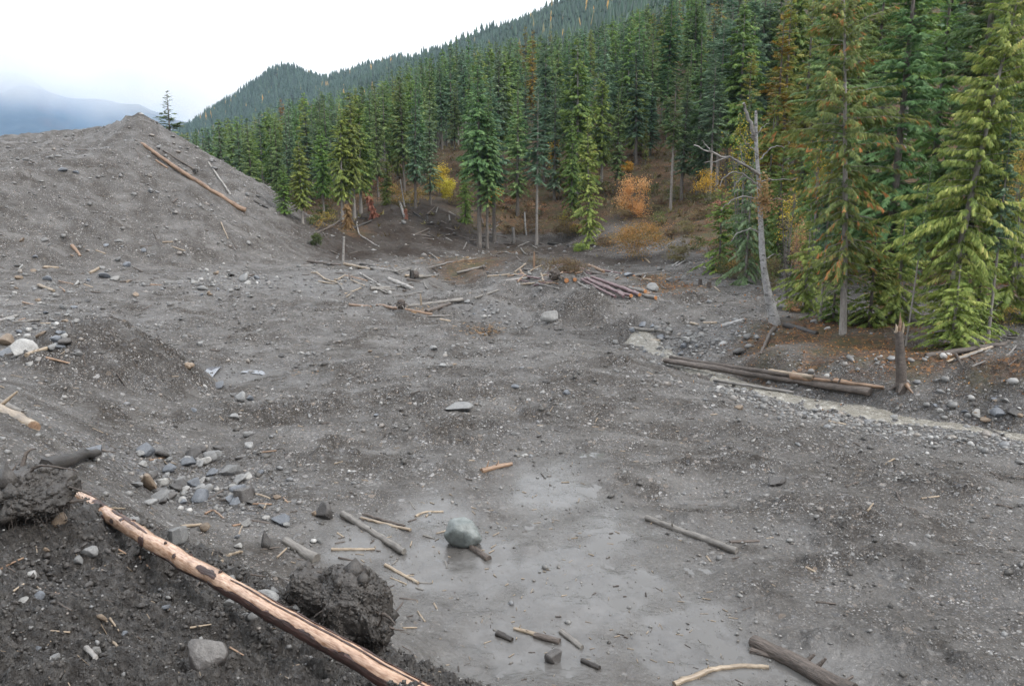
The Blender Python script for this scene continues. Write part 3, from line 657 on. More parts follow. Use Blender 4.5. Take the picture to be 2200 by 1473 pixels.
# ------------------------------------------------------------------ the far side of the valley with its cloud, beyond the hazy air of the near valley
def build_mountain():
    gx = np.linspace(-4200, 500, 120); gy = np.linspace(2500, 4300, 60); X, Y = np.meshgrid(gx, gy); x, y = X.ravel(), Y.ravel()
    px = 1100 + FPX * x / y
    crest = np.interp(px, [-1200, -400, 0, 100, 200, 290, 340, 400, 470, 560, 800], [60, 110, 150, 175, 225, 235, 225, 248, 285, 310, 330])
    zc = CAM_Z + (420 - crest) / FPX * 3500
    z = zc * np.where(y < 3500, sstep(2350, 3500, y), 1 - .7 * sstep(3500, 4400, y)) + 45 * fbm(x / 260, y / 260, 4) - 25
    m, nt, b = new_mat('far_forested_slope'); co = coords(nt)
    c = ramp(nt, noise(nt, co, .006, 7, .65), [(.35, (.015, .03, .035)), (.52, (.035, .05, .05)), (.64, (.09, .06, .045)), (.74, (.06, .06, .06))])
    nt.links.new(c, b.inputs['Base Color']); b.inputs['Roughness'].default_value = .9
    a = (np.arange(59)[:, None] * 120 + np.arange(119)[None]).ravel()
    me = tri_mesh('far_mountain', np.stack([x, y, z], 1), np.stack([a, a + 1, a + 121, a + 120], 1), None, [m], smooth=True)
    tag(link('far_mountain', me), kind='structure')
build_mountain()
def box_mesh(name, lo, hi):
    V = np.array([(x, y, z) for x in (lo[0], hi[0]) for y in (lo[1], hi[1]) for z in (lo[2], hi[2])], float)
    F = np.array([(0,1,3,2),(4,6,7,5),(0,4,5,1),(2,3,7,6),(0,2,6,4),(1,5,7,3)])
    return tri_mesh(name, V, F)
def build_cloud():
    m = bpy.data.materials.new('low_valley_cloud'); m.use_nodes = True; nt = m.node_tree; nt.nodes.clear()
    out = nt.nodes.new('ShaderNodeOutputMaterial'); v = nt.nodes.new('ShaderNodeVolumePrincipled'); nt.links.new(v.outputs[0], out.inputs['Volume'])
    v.inputs['Color'].default_value = (.93, .96, 1.0, 1); v.inputs['Anisotropy'].default_value = .2
    co = coords(nt); sx = nt.nodes.new('ShaderNodeSeparateXYZ'); nt.links.new(co, sx.inputs[0])
    n = noise(nt, co, .0022, 6, .6)
    hz = math_(nt, 'ADD', sx.outputs[2], math_(nt, 'MULTIPLY', math_(nt, 'SUBTRACT', n, .5), 620))
    hz = math_(nt, 'SUBTRACT', hz, math_(nt, 'MULTIPLY', math_(nt, 'ADD', sx.outputs[0], 2100), -.085))
    dens = math_(nt, 'ADD', math_(nt, 'MULTIPLY', maprange(nt, hz, 300, 520, 0, 1), .0030), .00032)
    nt.links.new(dens, v.inputs['Density'])
    nt.links.new(mixc(nt, maprange(nt, dens, .0003, .0015, 0, 1), (.34, .60, 1.0), (.97, .98, 1.0)), v.inputs['Color'])
    me = box_mesh('low_cloud', (-4400, 2200, -80), (-1150, 4500, 720)); me.materials.append(m)
    tag(link('low_cloud', me), kind='stuff')
    try: m.cycles.volume_step_rate = .5
    except Exception: pass
build_cloud()
def build_haze():
    m = bpy.data.materials.new('valley_haze'); m.use_nodes = True; nt = m.node_tree; nt.nodes.clear()
    out = nt.nodes.new('ShaderNodeOutputMaterial'); v = nt.nodes.new('ShaderNodeVolumePrincipled'); nt.links.new(v.outputs[0], out.inputs['Volume'])
    v.inputs['Color'].default_value = (.58, .78, 1.0, 1); v.inputs['Density'].default_value = .00007
    me = box_mesh('haze', (-2050, -2050, -60), (2050, 2100, ZMAX + 40)); me.materials.append(m)
    tag(link('haze', me), kind='stuff')
build_haze()

# ------------------------------------------------------------------ far forest: thousands of trees that read as one mass
def far_forest():
    g = np.random.default_rng(8); P = []
    for d0, d1, p0, p1, s in ((330, 650, 1150, 1900, 7.0), (640, 1080, 640, 1560, 6.6), (1180, 1560, 340, 900, 6.4)):
        x0, x1 = (p0 - 1100) / FPX * d1, (p1 - 1100) / FPX * d1
        gx, gy = np.meshgrid(np.arange(x0, x1, s), np.arange(d0, d1, s)); x = gx.ravel() + g.uniform(-s/2, s/2, gx.size); y = gy.ravel() + g.uniform(-s/2, s/2, gx.size)
        px = 1100 + FPX * x / y; k = (px > p0) & (px < p1); P.append(np.column_stack([x[k], y[k]]))
    P = np.concatenate(P); z = H(P[:, 0], P[:, 1]); n = len(P)
    hh = g.uniform(9, 19, n); wid = hh * g.uniform(.14, .22, n); V = []; F = []; T = []
    tint = np.clip(g.normal(.42, .18, n), 0, .78); au = (g.random(n) < .03) & (fbm(P[:, 0] / 90, P[:, 1] / 90, 2) > .1); tint[au] = .97
    base = 0
    for tier, (zb, zt, w) in enumerate(((.05, .55, 1), (.32, .78, .75), (.58, 1, .5))):
        K = 6; an = g.uniform(0, 6.28, n)[:, None] + np.arange(K)[None] * (2 * np.pi / K)
        rj = wid[:, None] * w * g.uniform(.55, 1.2, (n, K))
        vx = P[:, 0, None] + np.cos(an) * rj; vy = P[:, 1, None] + np.sin(an) * rj; vz = z[:, None] + hh[:, None] * (zb + g.uniform(-.05, .05, (n, K)))
        ring = np.stack([vx, vy, vz], -1); tip = np.stack([P[:, 0], P[:, 1], z + hh * zt], -1)[:, None]
        vv = np.concatenate([ring, tip], 1); V.append(vv.reshape(-1, 3)); T.append(np.repeat(np.clip(tint + g.normal(0, .06, n), 0, 1), K + 1))
        b = base + np.arange(n)[:, None] * (K + 1); j = np.arange(K)[None]
        F.append(np.stack([b + j, b + (j + 1) % K, np.broadcast_to(b + K, (n, K))], -1).reshape(-1, 3)); base += n * (K + 1)
    mt = make_leaf('far_forest_needles', [(0, (.010,.026,.018)), (.5, (.022,.050,.034)), (.8, (.042,.080,.050)), (.9, (.20,.15,.05)), (1, (.34,.20,.05))], trans=.1, objvar=0, huevar=0)
    me = tri_mesh('distant_forest', np.concatenate(V), np.concatenate(F), {'tint': np.concatenate(T)}, [mt])
    tag(link('distant_forest', me), 'far conifer forest covering the hazy ridges behind the valley', None, kind='stuff')
far_forest()

# ------------------------------------------------------------------ conifers
def sprays_to_tris(Pp, D, L, Wd, leaf, g, tint, fan=.75, hang=0.0, up=None):
    """each spray: LEAF pointed leaflets set alternately along its axis"""
    n = len(Pp); D = D / (np.linalg.norm(D, axis=1, keepdims=True) + 1e-9)
    S = np.cross(D, np.array([0, 0, 1.0])[None] + g.normal(0, .35, (n, 3))); S /= np.linalg.norm(S, axis=1, keepdims=True) + 1e-9
    V = []; T = []
    for j in range(leaf):
        last = j == leaf - 1; s = 0 if last else (1 if j % 2 else -1)
        f0 = 0.0 if last else .15 + .7 * j / max(1, leaf - 1)
        b = Pp + D * (L * f0)[:, None]
        dd = D * (1.0 if last else .75) + S * s * fan * g.uniform(.7, 1.3, (n, 1)) + np.array([0, 0, -1.0])[None] * hang * g.uniform(.5, 1.4, (n, 1))
        dd /= np.linalg.norm(dd, axis=1, keepdims=True) + 1e-9
        ln = L * (1.0 if last else .62 * (1 - .35 * f0)) * g.uniform(.8, 1.15, n)
        sd = np.cross(dd, np.cross(D, S) + g.normal(0, .3, (n, 3))); sd /= np.linalg.norm(sd, axis=1, keepdims=True) + 1e-9
        w = Wd * (.8 if last else 1)
        V.append(np.stack([b + sd * (w * .5)[:, None], b + dd * ln[:, None], b - sd * (w * .5)[:, None]], 1))
        T.append(np.repeat(np.clip(tint + g.normal(0, .07, n), 0, 1)[:, None], 3, 1))
    V = np.concatenate(V).reshape(-1, 3); T = np.concatenate(T).reshape(-1)
    return V, np.arange(len(V)).reshape(-1, 3), T
def conifer(name, seed, Ht, cb, R, nbr, per_m, spl, wd, leaf, mat, tmat, e_low=-.25, e_top=.55, sag=.12, shape=.85, hang=.2, fan=.75, ragged=.25, tr=.012, deadbr=18, tintvar=.16, rust=0, lean=0.0, lowfull=.55, side=None):
    g = np.random.default_rng(seed)
    bend = np.array([g.normal(0, .012), g.normal(0, .012)]) * Ht + np.array([lean * Ht, 0])
    def axis(z): 
        q = np.clip(z / Ht, 0, 1) ** 1.6
        return np.stack([bend[0] * q, bend[1] * q, z], -1)
    mb = MB(); zz = np.linspace(-.4, Ht * .985, 14); rad_ = tr * Ht * (1 - np.clip(zz / Ht, 0, 1)) ** .8 + .012
    rad_[0] *= 1.25; rad_[1] *= 1.08
    tube(mb, axis(zz), rad_, 8, 0, .5, cap=False, rough=.05, rng=g)
    for _ in range(deadbr):
        z = g.uniform(.08, min(.9, cb + .25)) * Ht; a = g.uniform(0, 6.28); l = R * g.uniform(.2, .65); b = axis(np.array(z))
        e = g.uniform(-.35, .15); q = b + np.array([math.cos(a) * l, math.sin(a) * l, l * e - .15 * l]); mid = (b + q) / 2 + np.array([0, 0, .06 * l])
        tube(mb, [b, mid, q], np.array([.028, .016, .006]) * Ht / 18, 3, 0, .4, cap=False)
    trunk = mb.mesh(name + '_trunk', [tmat])
    az0 = g.uniform(0, 6); u = np.sort(g.random(nbr) ** 1.05); z = Ht * (cb + (1 - cb) * u)
    prof = np.clip(1 - u, 0, 1) ** shape * np.minimum(1, lowfull + u * 2.6)
    clump = 1 + ragged * np.sin(z * 1.3 + az0 + 2.0 * np.sin(z * .37)) * .6
    az = g.uniform(0, 2 * np.pi, nbr); gap = np.where(np.sin(az * 2 + z * .9 + az0) * np.sin(z * 2.3 + 3 * az) > .55, .45, 1.0)
    L = R * gap * (prof * g.uniform(1 - 1.6 * ragged, 1 + ragged, nbr) * clump + .025) 
    el = e_low + (e_top - e_low) * u ** 1.2 + g.normal(0, .10, nbr)
    if side is not None: L *= 1 + side * np.cos(az)
    cnt = np.maximum(2, (L * per_m).astype(int)); bi = np.repeat(np.arange(nbr), cnt)
    t = np.clip((np.concatenate([np.arange(c) / max(1, c - 1) for c in cnt]) * .86 + .14) + g.normal(0, .03, len(bi)), .08, 1)
    Lb, ab, eb = L[bi], az[bi], el[bi]
    rd = np.stack([np.cos(ab), np.sin(ab)], -1)
    P = axis(z[bi]) + np.column_stack([rd * (Lb * t * np.cos(eb))[:, None], Lb * t * np.sin(eb) - sag * Lb * t * t * (1.3 - u[bi])])
    sg = np.where(np.arange(len(bi)) % 2 == 0, 1, -1) * g.uniform(.35, 1.15, len(bi)) * (1.15 - t)
    da = ab + sg; slope = np.tan(eb) - 2 * sag * t * (1.3 - u[bi])
    D = np.column_stack([np.cos(da), np.sin(da), slope * .8 - hang * g.uniform(.2, 1.6, len(bi))])
    ln = spl * g.uniform(.65, 1.25, len(bi)) * (.55 + .45 * np.minimum(1, Lb / (R * .5)))
    tint = np.clip(.40 + g.normal(0, tintvar * .6, nbr)[bi] + g.normal(0, tintvar * .7, len(bi)) + .18 * (t - .5), 0, 1 if rust == 0 else .7)
    if rust: 
        rr_ = g.random(len(bi)) < rust * (g.random(nbr)[bi] * 2) * (.4 + t); tint[rr_] = g.uniform(.8, 1, rr_.sum())
    V, F, T = sprays_to_tris(P, D, ln, ln * wd * g.uniform(.8, 1.2, len(bi)), leaf, g, tint, fan, hang)
    # the limbs that carry the sprays
    mb2 = MB()
    for i in range(0, nbr, 2):
        b = axis(np.array(z[i])); r2 = np.array([math.cos(az[i]), math.sin(az[i])]); k = []
        for tt in (0, .5, .9): k.append(b + np.array([*(r2 * L[i] * tt * math.cos(el[i])), L[i] * tt * math.sin(el[i]) - sag * L[i] * tt * tt * (1.3 - u[i])]))
        tube(mb2, k, np.array([.016, .010, .004]) * Ht / 18 * 1.4, 3, 1, .3, cap=False)
    lv = np.concatenate(mb2.V); lf = np.concatenate(mb2.F)
    me = tri_mesh(name + '_crown', np.concatenate([V, lv]), np.concatenate([F, lf + len(V)]), {'tint': np.concatenate([T, np.full(len(lv), .3)])}, [mat, tmat],
                  np.concatenate([np.zeros(len(F), int), np.ones(len(lf), int)]))
    return dict(trunk=trunk, crown=me, H=Ht, R=R)
def put_tree(proto, x, y, height, label, cat='tree', group=None, name='spruce_tree', wide=1.0, rot=None, z=None, tilt=0.0, sink=0.0):
    zz = (H(x, y)[0] if z is None else z) - sink
    s = height / proto['H']
    e = thing(name, (x, y, zz), label, cat, group)
    e.scale = (s * wide, s * wide, s); e.rotation_euler = (0, tilt, RNG.uniform(0, 6.28) if rot is None else rot)
    link('trunk', proto['trunk'], e); link('crown', proto['crown'], e)
    return e
PRO = {}
def protos():
    for i in range(5):
        PRO['spruce%d' % i] = conifer('spruce', 100 + i, 22, (.12, .22, .30, .16, .4)[i], (2.5, 2.2, 2.7, 2.0, 2.4)[i], (330, 260, 300, 240, 280)[i], 6.2, .64, .27, 5, M['spruce'], M['trunk'], shape=(.85, .7, .95, .75, .9)[i], ragged=(.2, .32, .26, .38, .24)[i], deadbr=30, hang=(.35, .5, .25, .4, .5)[i])
    for i in range(4):
        PRO['fir%d' % i] = conifer('fir', 200 + i, 22, (.15, .25, .36, .1)[i], (2.35, 1.9, 2.5, 2.1)[i], (320, 250, 290, 230)[i], 6.2, .62, .27, 5, M['fir'], M['trunk'], e_low=-.2, shape=(.8, .65, .9, .75)[i], ragged=(.22, .35, .25, .38)[i], hang=.35, deadbr=24)
    for i in range(4):
        PRO['cedar%d' % i] = conifer('cedar', 300 + i, 20, (.05, .22, .30, .10)[i], 2.6, 300, 6.2, .62, .30, 5, M['cedar'], M['trunkpale' if i else 'trunk'], e_low=-.3, sag=.2, hang=.55, shape=.65, ragged=.3, deadbr=18)
    PRO['poor0'] = conifer('fir', 410, 24, .42, 2.1, 170, 5, .8, .22, 5, M['fir'], M['trunkpale'], shape=.6, ragged=.35, deadbr=50, tr=.009)
    PRO['poor1'] = conifer('fir', 411, 24, .5, 1.9, 150, 5, .8, .22, 5, M['spruce'], M['trunkpale'], shape=.6, ragged=.4, deadbr=55, tr=.009)
    PRO['larch0'] = conifer('larch', 501, 22, .15, 2.1, 230, 5, .8, .22, 5, M['larch'], M['trunk'], shape=.75, ragged=.35)
    PRO['larch1'] = conifer('larch', 502, 22, .15, 2.1, 230, 5, .8, .22, 5, M['larchgreen'], M['trunk'], shape=.75, ragged=.35)
    # the near trees, finer
    PRO['herocedar'] = conifer('near_cedar', 601, 18, .10, 2.9, 440, 13.5, .36, .135, 9, M['cedarlit'], M['trunkpale'], e_low=-.15, e_top=.5, sag=.24, hang=1.0, fan=.6, shape=.45, ragged=.42, deadbr=26, tintvar=.26, lean=.05, tr=.0105, lowfull=.32)
    PRO['herorusty'] = conifer('near_rusty_cedar', 602, 18, .16, 3.1, 330, 13.5, .34, .13, 9, M['rusty'], M['trunkpale'], e_low=-.12, e_top=.5, sag=.2, hang=.8, fan=.6, shape=.5, ragged=.48, deadbr=40, rust=.08, tintvar=.24, lean=.035, tr=.0095, lowfull=.35)
    PRO['herofine0'] = conifer('near_fir', 603, 18, .04, 2.7, 360, 10, .40, .17, 7, M['cedar'], M['trunk'], sag=.2, hang=.5, shape=.65, ragged=.36, deadbr=24)
    PRO['herofine1'] = conifer('near_hemlock', 604, 18, .06, 2.6, 360, 10, .40, .17, 7, M['spruce'], M['trunk'], sag=.2, hang=.45, shape=.65, ragged=.36, deadbr=24)
    PRO['lichen'] = conifer('lichen_cedar', 605, 9, .03, 2.0, 170, 11, .34, .22, 6, M['lichen'], M['trunkpale'], e_low=-.45, sag=.25, hang=.7, shape=.55, ragged=.33, deadbr=40)
    PRO['thin'] = conifer('thin_pine', 606, 20, .12, 2.2, 120, 7.0, .6, .13, 6, M['deadpine'], M['trunk'], shape=.6, ragged=.35, hang=.3, deadbr=50)
    PRO['young'] = conifer('young_cedar', 607, 6, .02, 1.7, 140, 13, .32, .17, 7, M['cedarlit'], M['trunkpale'], sag=.25, hang=.7, shape=.7, ragged=.3, deadbr=8)
    PRO['young2'] = conifer('young_hemlock', 608, 6, .02, 1.5, 130, 12, .30, .26, 6, M['cedar'], M['trunk'], sag=.25, hang=.5, shape=.7, ragged=.3, deadbr=8)
    PRO['brightcedar'] = conifer('bright_cedar', 609, 18, .02, 2.5, 280, 7, .5, .28, 6, M['cedarlit'], M['trunk'], e_low=-.3, sag=.2, hang=.5, shape=.6, ragged=.36, deadbr=8)
    PRO['dead'] = conifer('dead_cedar_top', 611, 5, .02, 1.5, 150, 11, .45, .34, 6, M['russet'], M['bark'], e_low=-.9, e_top=.1, sag=.3, hang=1.2, shape=.6, ragged=.45, deadbr=10)
    PRO['lone'] = conifer('lone_spruce', 610, 14, .06, 2.2, 190, 6.5, .62, .26, 5, M['spruce'], M['trunk'], shape=.85, ragged=.45, e_low=-.15)
protos()
print('protos', round(time.time() - T0, 1))

COVER = np.zeros((369, 550), bool)
_sil = [(-10,285),(150,284),(262,264),(300,246),(318,262),(400,300),(447,346),(560,446),(622,503),(692,562)]
for c in range(0, 175):
    yy = np.interp(c * 4, [a for a, b in _sil], [b for a, b in _sil]); COVER[int(yy / 4) + 1:, c] = True
COVER[150:, :] = True
def cover(x, y, z, hgt, rr, write=True):
    px, py, w = project((x, y, z)); _, pt, _ = project((x, y, z + hgt)); hw = rr / w * FPX
    y0, y1 = pt / 4, py / 4; n = 0; tot = 0; todo = []
    for row in range(max(0, int(y0)), min(369, int(y0 + (y1 - y0) * .9) + 1)):
        f = (row - y0) / max(1e-6, y1 - y0); k = .68 * hw / 4 * min(1, f * 1.1) * (1 if f < .7 else .6)
        a, b = int(max(0, px / 4 - k)), int(min(550, px / 4 + k + 1))
        if b > a: s = COVER[row, a:b]; n += (~s).sum(); todo.append((row, a, b))
    if write:
        for row, a, b in todo: COVER[row, a:b] = True
    return n
def tree_px(proto, base, top_py, label, name, wide=1.0, depth=None, cat='tree', group=None, top_px=None, tilt=None, rot=None, sink=.1):
    """tree by its foot; with a depth when the foot is hidden"""
    p = hit(*base) if depth is None else at_y(base[0], base[1], depth)
    if depth is not None: p[2] = H(p[0], p[1])[0]
    t = at_y(base[0], top_py, p[1]); hgt = t[2] - p[2]
    tl = 0.0
    if top_px is not None: tl = math.atan2((top_px - base[0]) * px_size(t), hgt)
    pr = PRO[proto]; cover(p[0], p[1], p[2], hgt, pr['R'] * hgt / pr['H'] * wide)
    return put_tree(pr, p[0], p[1], hgt, label, cat, group, name, wide, rot, z=p[2], tilt=tl, sink=sink)
# --- near trees on the right bank
tree_px('herocedar', (2022,735), -55, 'big yellow-green cedar with drooping sprays at the right edge', 'cedar_tree', 1.02, rot=.3, top_px=2095)
tree_px('herorusty', (1812,716), -110, 'tall cedar with rusty brown tipped sprays and bare lower trunk', 'cedar_tree', .95, rot=2.0, top_px=1862)
tree_px('poor1', (1946,742), 330, 'thin pale bare trunk just behind the snapped stub', 'conifer_tree', .55, top_px=1972)
tree_px('poor0', (2122,732), 210, 'slim straight trunk standing right of the big yellow-green cedar', 'conifer_tree', .7)
tree_px('poor0', (1762,690), 250, 'slender pale trunk left of the rusty cedar', 'conifer_tree', .7)
tree_px('thin', (1692,655), 380, 'small dead leaning spruce with brown twigs right of the white snag', 'dead_tree', .6, top_px=1655)
tree_px('lichen', (1600,612), 345, 'bushy lichen-grey young cedar left of the white snag', 'cedar_tree', 1.0)
tree_px('young2', (1545,585), 400, 'young green cedar at the bend of the dirt path', 'cedar_tree', 1.1)
tree_px('young', (1728,668), 470, 'low bushy cedar right of the white snag foot', 'cedar_tree', 1.2)
tree_px('young2', (1790,690), 520, 'low hemlock bush in front of the rusty cedar trunk', 'hemlock_tree', 1.3)
tree_px('young2', (1868,700), 480, 'young hemlock between the two tall cedars', 'hemlock_tree', 1.4)
tree_px('young', (1925,690), 455, 'yellow-green young cedar behind the pale bare trunk', 'cedar_tree', 1.3)
tree_px('young', (2045,745), 560, 'low cedar bush sprawling at the foot of the big cedar', 'cedar_tree', 1.7)
tree_px('young2', (2095,715), 500, 'dark young cedar behind the big cedar at right', 'cedar_tree', 1.3)
tree_px('young', (2165,690), 420, 'yellow-green young cedar leaning out at the right picture edge', 'cedar_tree', 1.4)
for px, py, d, pr, wd, lab in ((1742,-60,58,'herofine1',1.0,'dark hemlock whose top leaves the picture just left of the rusty cedar'),(1905,-160,48,'herofine1',1.1,'dark hemlock filling the gap right of the rusty cedar'),(1985,-120,53,'herofine0',1.0,'green hemlock left behind the big yellow-green cedar'),(2070,-250,50,'herofine1',1.1,'tall dark hemlock directly behind the big yellow-green cedar'),(2170,-200,47,'herofine0',1.1,'green hemlock at the top right corner'),(2240,-150,42,'herofine1',1.1,'dark hemlock half cut off by the right picture edge'),(1790,-150,62,'herofine1',1.0,'far dark hemlock left behind the rusty cedar'),(1640,190,60,'herofine0',.9,'green hemlock just right of the snag top'),(1590,190,68,'herofine1',.9,'dark hemlock left behind the snag top'),(1845,-100,64,'herofine0',1.1,'far green hemlock straight behind the rusty cedar'),(1665,300,54,'herofine0',.9,'lower green hemlock right of the white snag'),(2130,-60,60,'herofine1',1.2,'dark hemlock at the back of the right-hand corner'),(1745,230,52,'herofine0',.85,'green hemlock filling in left of the rusty cedar')):
    tree_px(pr, (px, 600), py, lab, 'hemlock_tree', wd, depth=d)
tree_px('thin', (1805,600), -60, 'thin grey half-dead pine rising behind the rusty cedar', 'pine_tree', 1.1, depth=64)
tree_px('larch0', (1662,400), 25, 'golden larch high on the slope above the white snag', 'larch_tree', .9, depth=66)
tree_px('larch1', (1722,400), -40, 'olive-yellow larch beside the golden larch', 'larch_tree', .85, depth=68)
tree_px('larch1', (1600,400), 110, 'olive-tinged larch left of the golden larch', 'larch_tree', .9, depth=75)
# --- trees along the foot of the slope, left to right
tree_px('lone', (367,300), 196, 'lone thin spruce standing up behind the gravel pile peak', 'spruce_tree', 1.15, depth=112)
tree_px('larch1', (402,300), 285, 'small yellow-green tree peeping over the gravel pile flank', 'larch_tree', 1.3, depth=150)
tree_px('cedar1', (650,478), 300, 'bright green low cedar at the left end of the eroded slope', 'cedar_tree', 1.25)
tree_px('cedar0', (612,462), 350, 'short bushy cedar beside the gravel pile flank', 'cedar_tree', 1.4)
tree_px('cedar2', (697,474), 270, 'dark cedar with bare trunk left of the three-trunk clump', 'cedar_tree', 1.0)
tree_px('cedar1', (736,473), 232, 'leftmost tall cedar of the clump above the orange dead frond', 'cedar_tree', 1.0)
tree_px('cedar2', (762,470), 198, 'tallest cedar of the clump above the orange dead frond', 'cedar_tree', 1.0)
tree_px('cedar1', (776,458), 206, 'rightmost cedar of the clump above the orange dead frond', 'cedar_tree', 1.05)
tree_px('cedar0', (832,440), 330, 'low yellowish cedar at the top of the eroded slope', 'cedar_tree', 1.1)
tree_px('fir1', (893,448), 186, 'tall pale green fir with two bare stems above the eroded slope', 'fir_tree', .95)
tree_px('fir0', (925,440), 212, 'silvery blue fir right of the pale green fir', 'fir_tree', .95)
tree_px('spruce4', (1030,530), 140, 'tallest spruce of the three-trunk group on the bank', 'spruce_tree', 1.1)
tree_px('spruce2', (1047,533), 205, 'middle thin-stemmed spruce of the three-trunk group', 'spruce_tree', .9)
tree_px('fir2', (1062,520), 165, 'right-hand spruce of the three-trunk group on the bank', 'spruce_tree', 1.0)
tree_px('cedar0', (1000,480), 330, 'drooping cedar at the left of the three-trunk group', 'cedar_tree', .9)
tree_px('poor0', (1153,527), 185, 'solitary spruce with a long bare pale trunk', 'spruce_tree', 1.1)
tree_px('cedar0', (1228,465), 240, 'slim green cedar left of the bright green cedar', 'cedar_tree', .85)
tree_px('brightcedar', (1266,526), 243, 'bright green cedar with branches down to the ground', 'cedar_tree', .9, top_px=1290)
tree_px('spruce3', (1112,440), 158, 'dark spruce between the three-trunk group and the solitary spruce', 'spruce_tree', 1.0, depth=112)
tree_px('spruce0', (1326,420), 190, 'dark spruce behind the bright green cedar', 'spruce_tree', .9, depth=118)
tree_px('poor1', (1440,470), 160, 'spruce with bare stem above the orange bush', 'spruce_tree', 1.2, depth=96)
tree_px('fir1', (1462,470), 175, 'blue-green fir above the upper dirt path', 'fir_tree', 1.1, depth=100)
tree_px('poor0', (1524,450), 120, 'bare-stemmed fir behind the yellow shrub', 'fir_tree', 1.1, depth=92)
tree_px('larch0', (1143,300), 66, 'golden larch standing out in the middle of the forest', 'larch_tree', .75, depth=190)
tree_px('larch1', (1128,300), 55, 'olive-yellow larch behind the golden larch on the skyline', 'larch_tree', .8, depth=215)
tree_px('larch1', (1266,300), 62, 'yellow-green larch among dark spruces on the upper slope', 'larch_tree', .8, depth=185)
tree_px('larch0', (1447,300), -10, 'yellow larch cut off by the top of the picture', 'larch_tree', .8, depth=190)
tree_px('larch1', (1385,400), 250, 'yellowish young larch on the slope above the orange maple', 'larch_tree', .8, depth=128)
tree_px('spruce0', (985,300), 78, 'narrow dark spruce top highest on the skyline at centre', 'spruce_tree', .8, depth=205)
tree_px('spruce1', (1010,300), 76, 'narrow dark spruce top right beside the highest one on the skyline', 'spruce_tree', .8, depth=212)
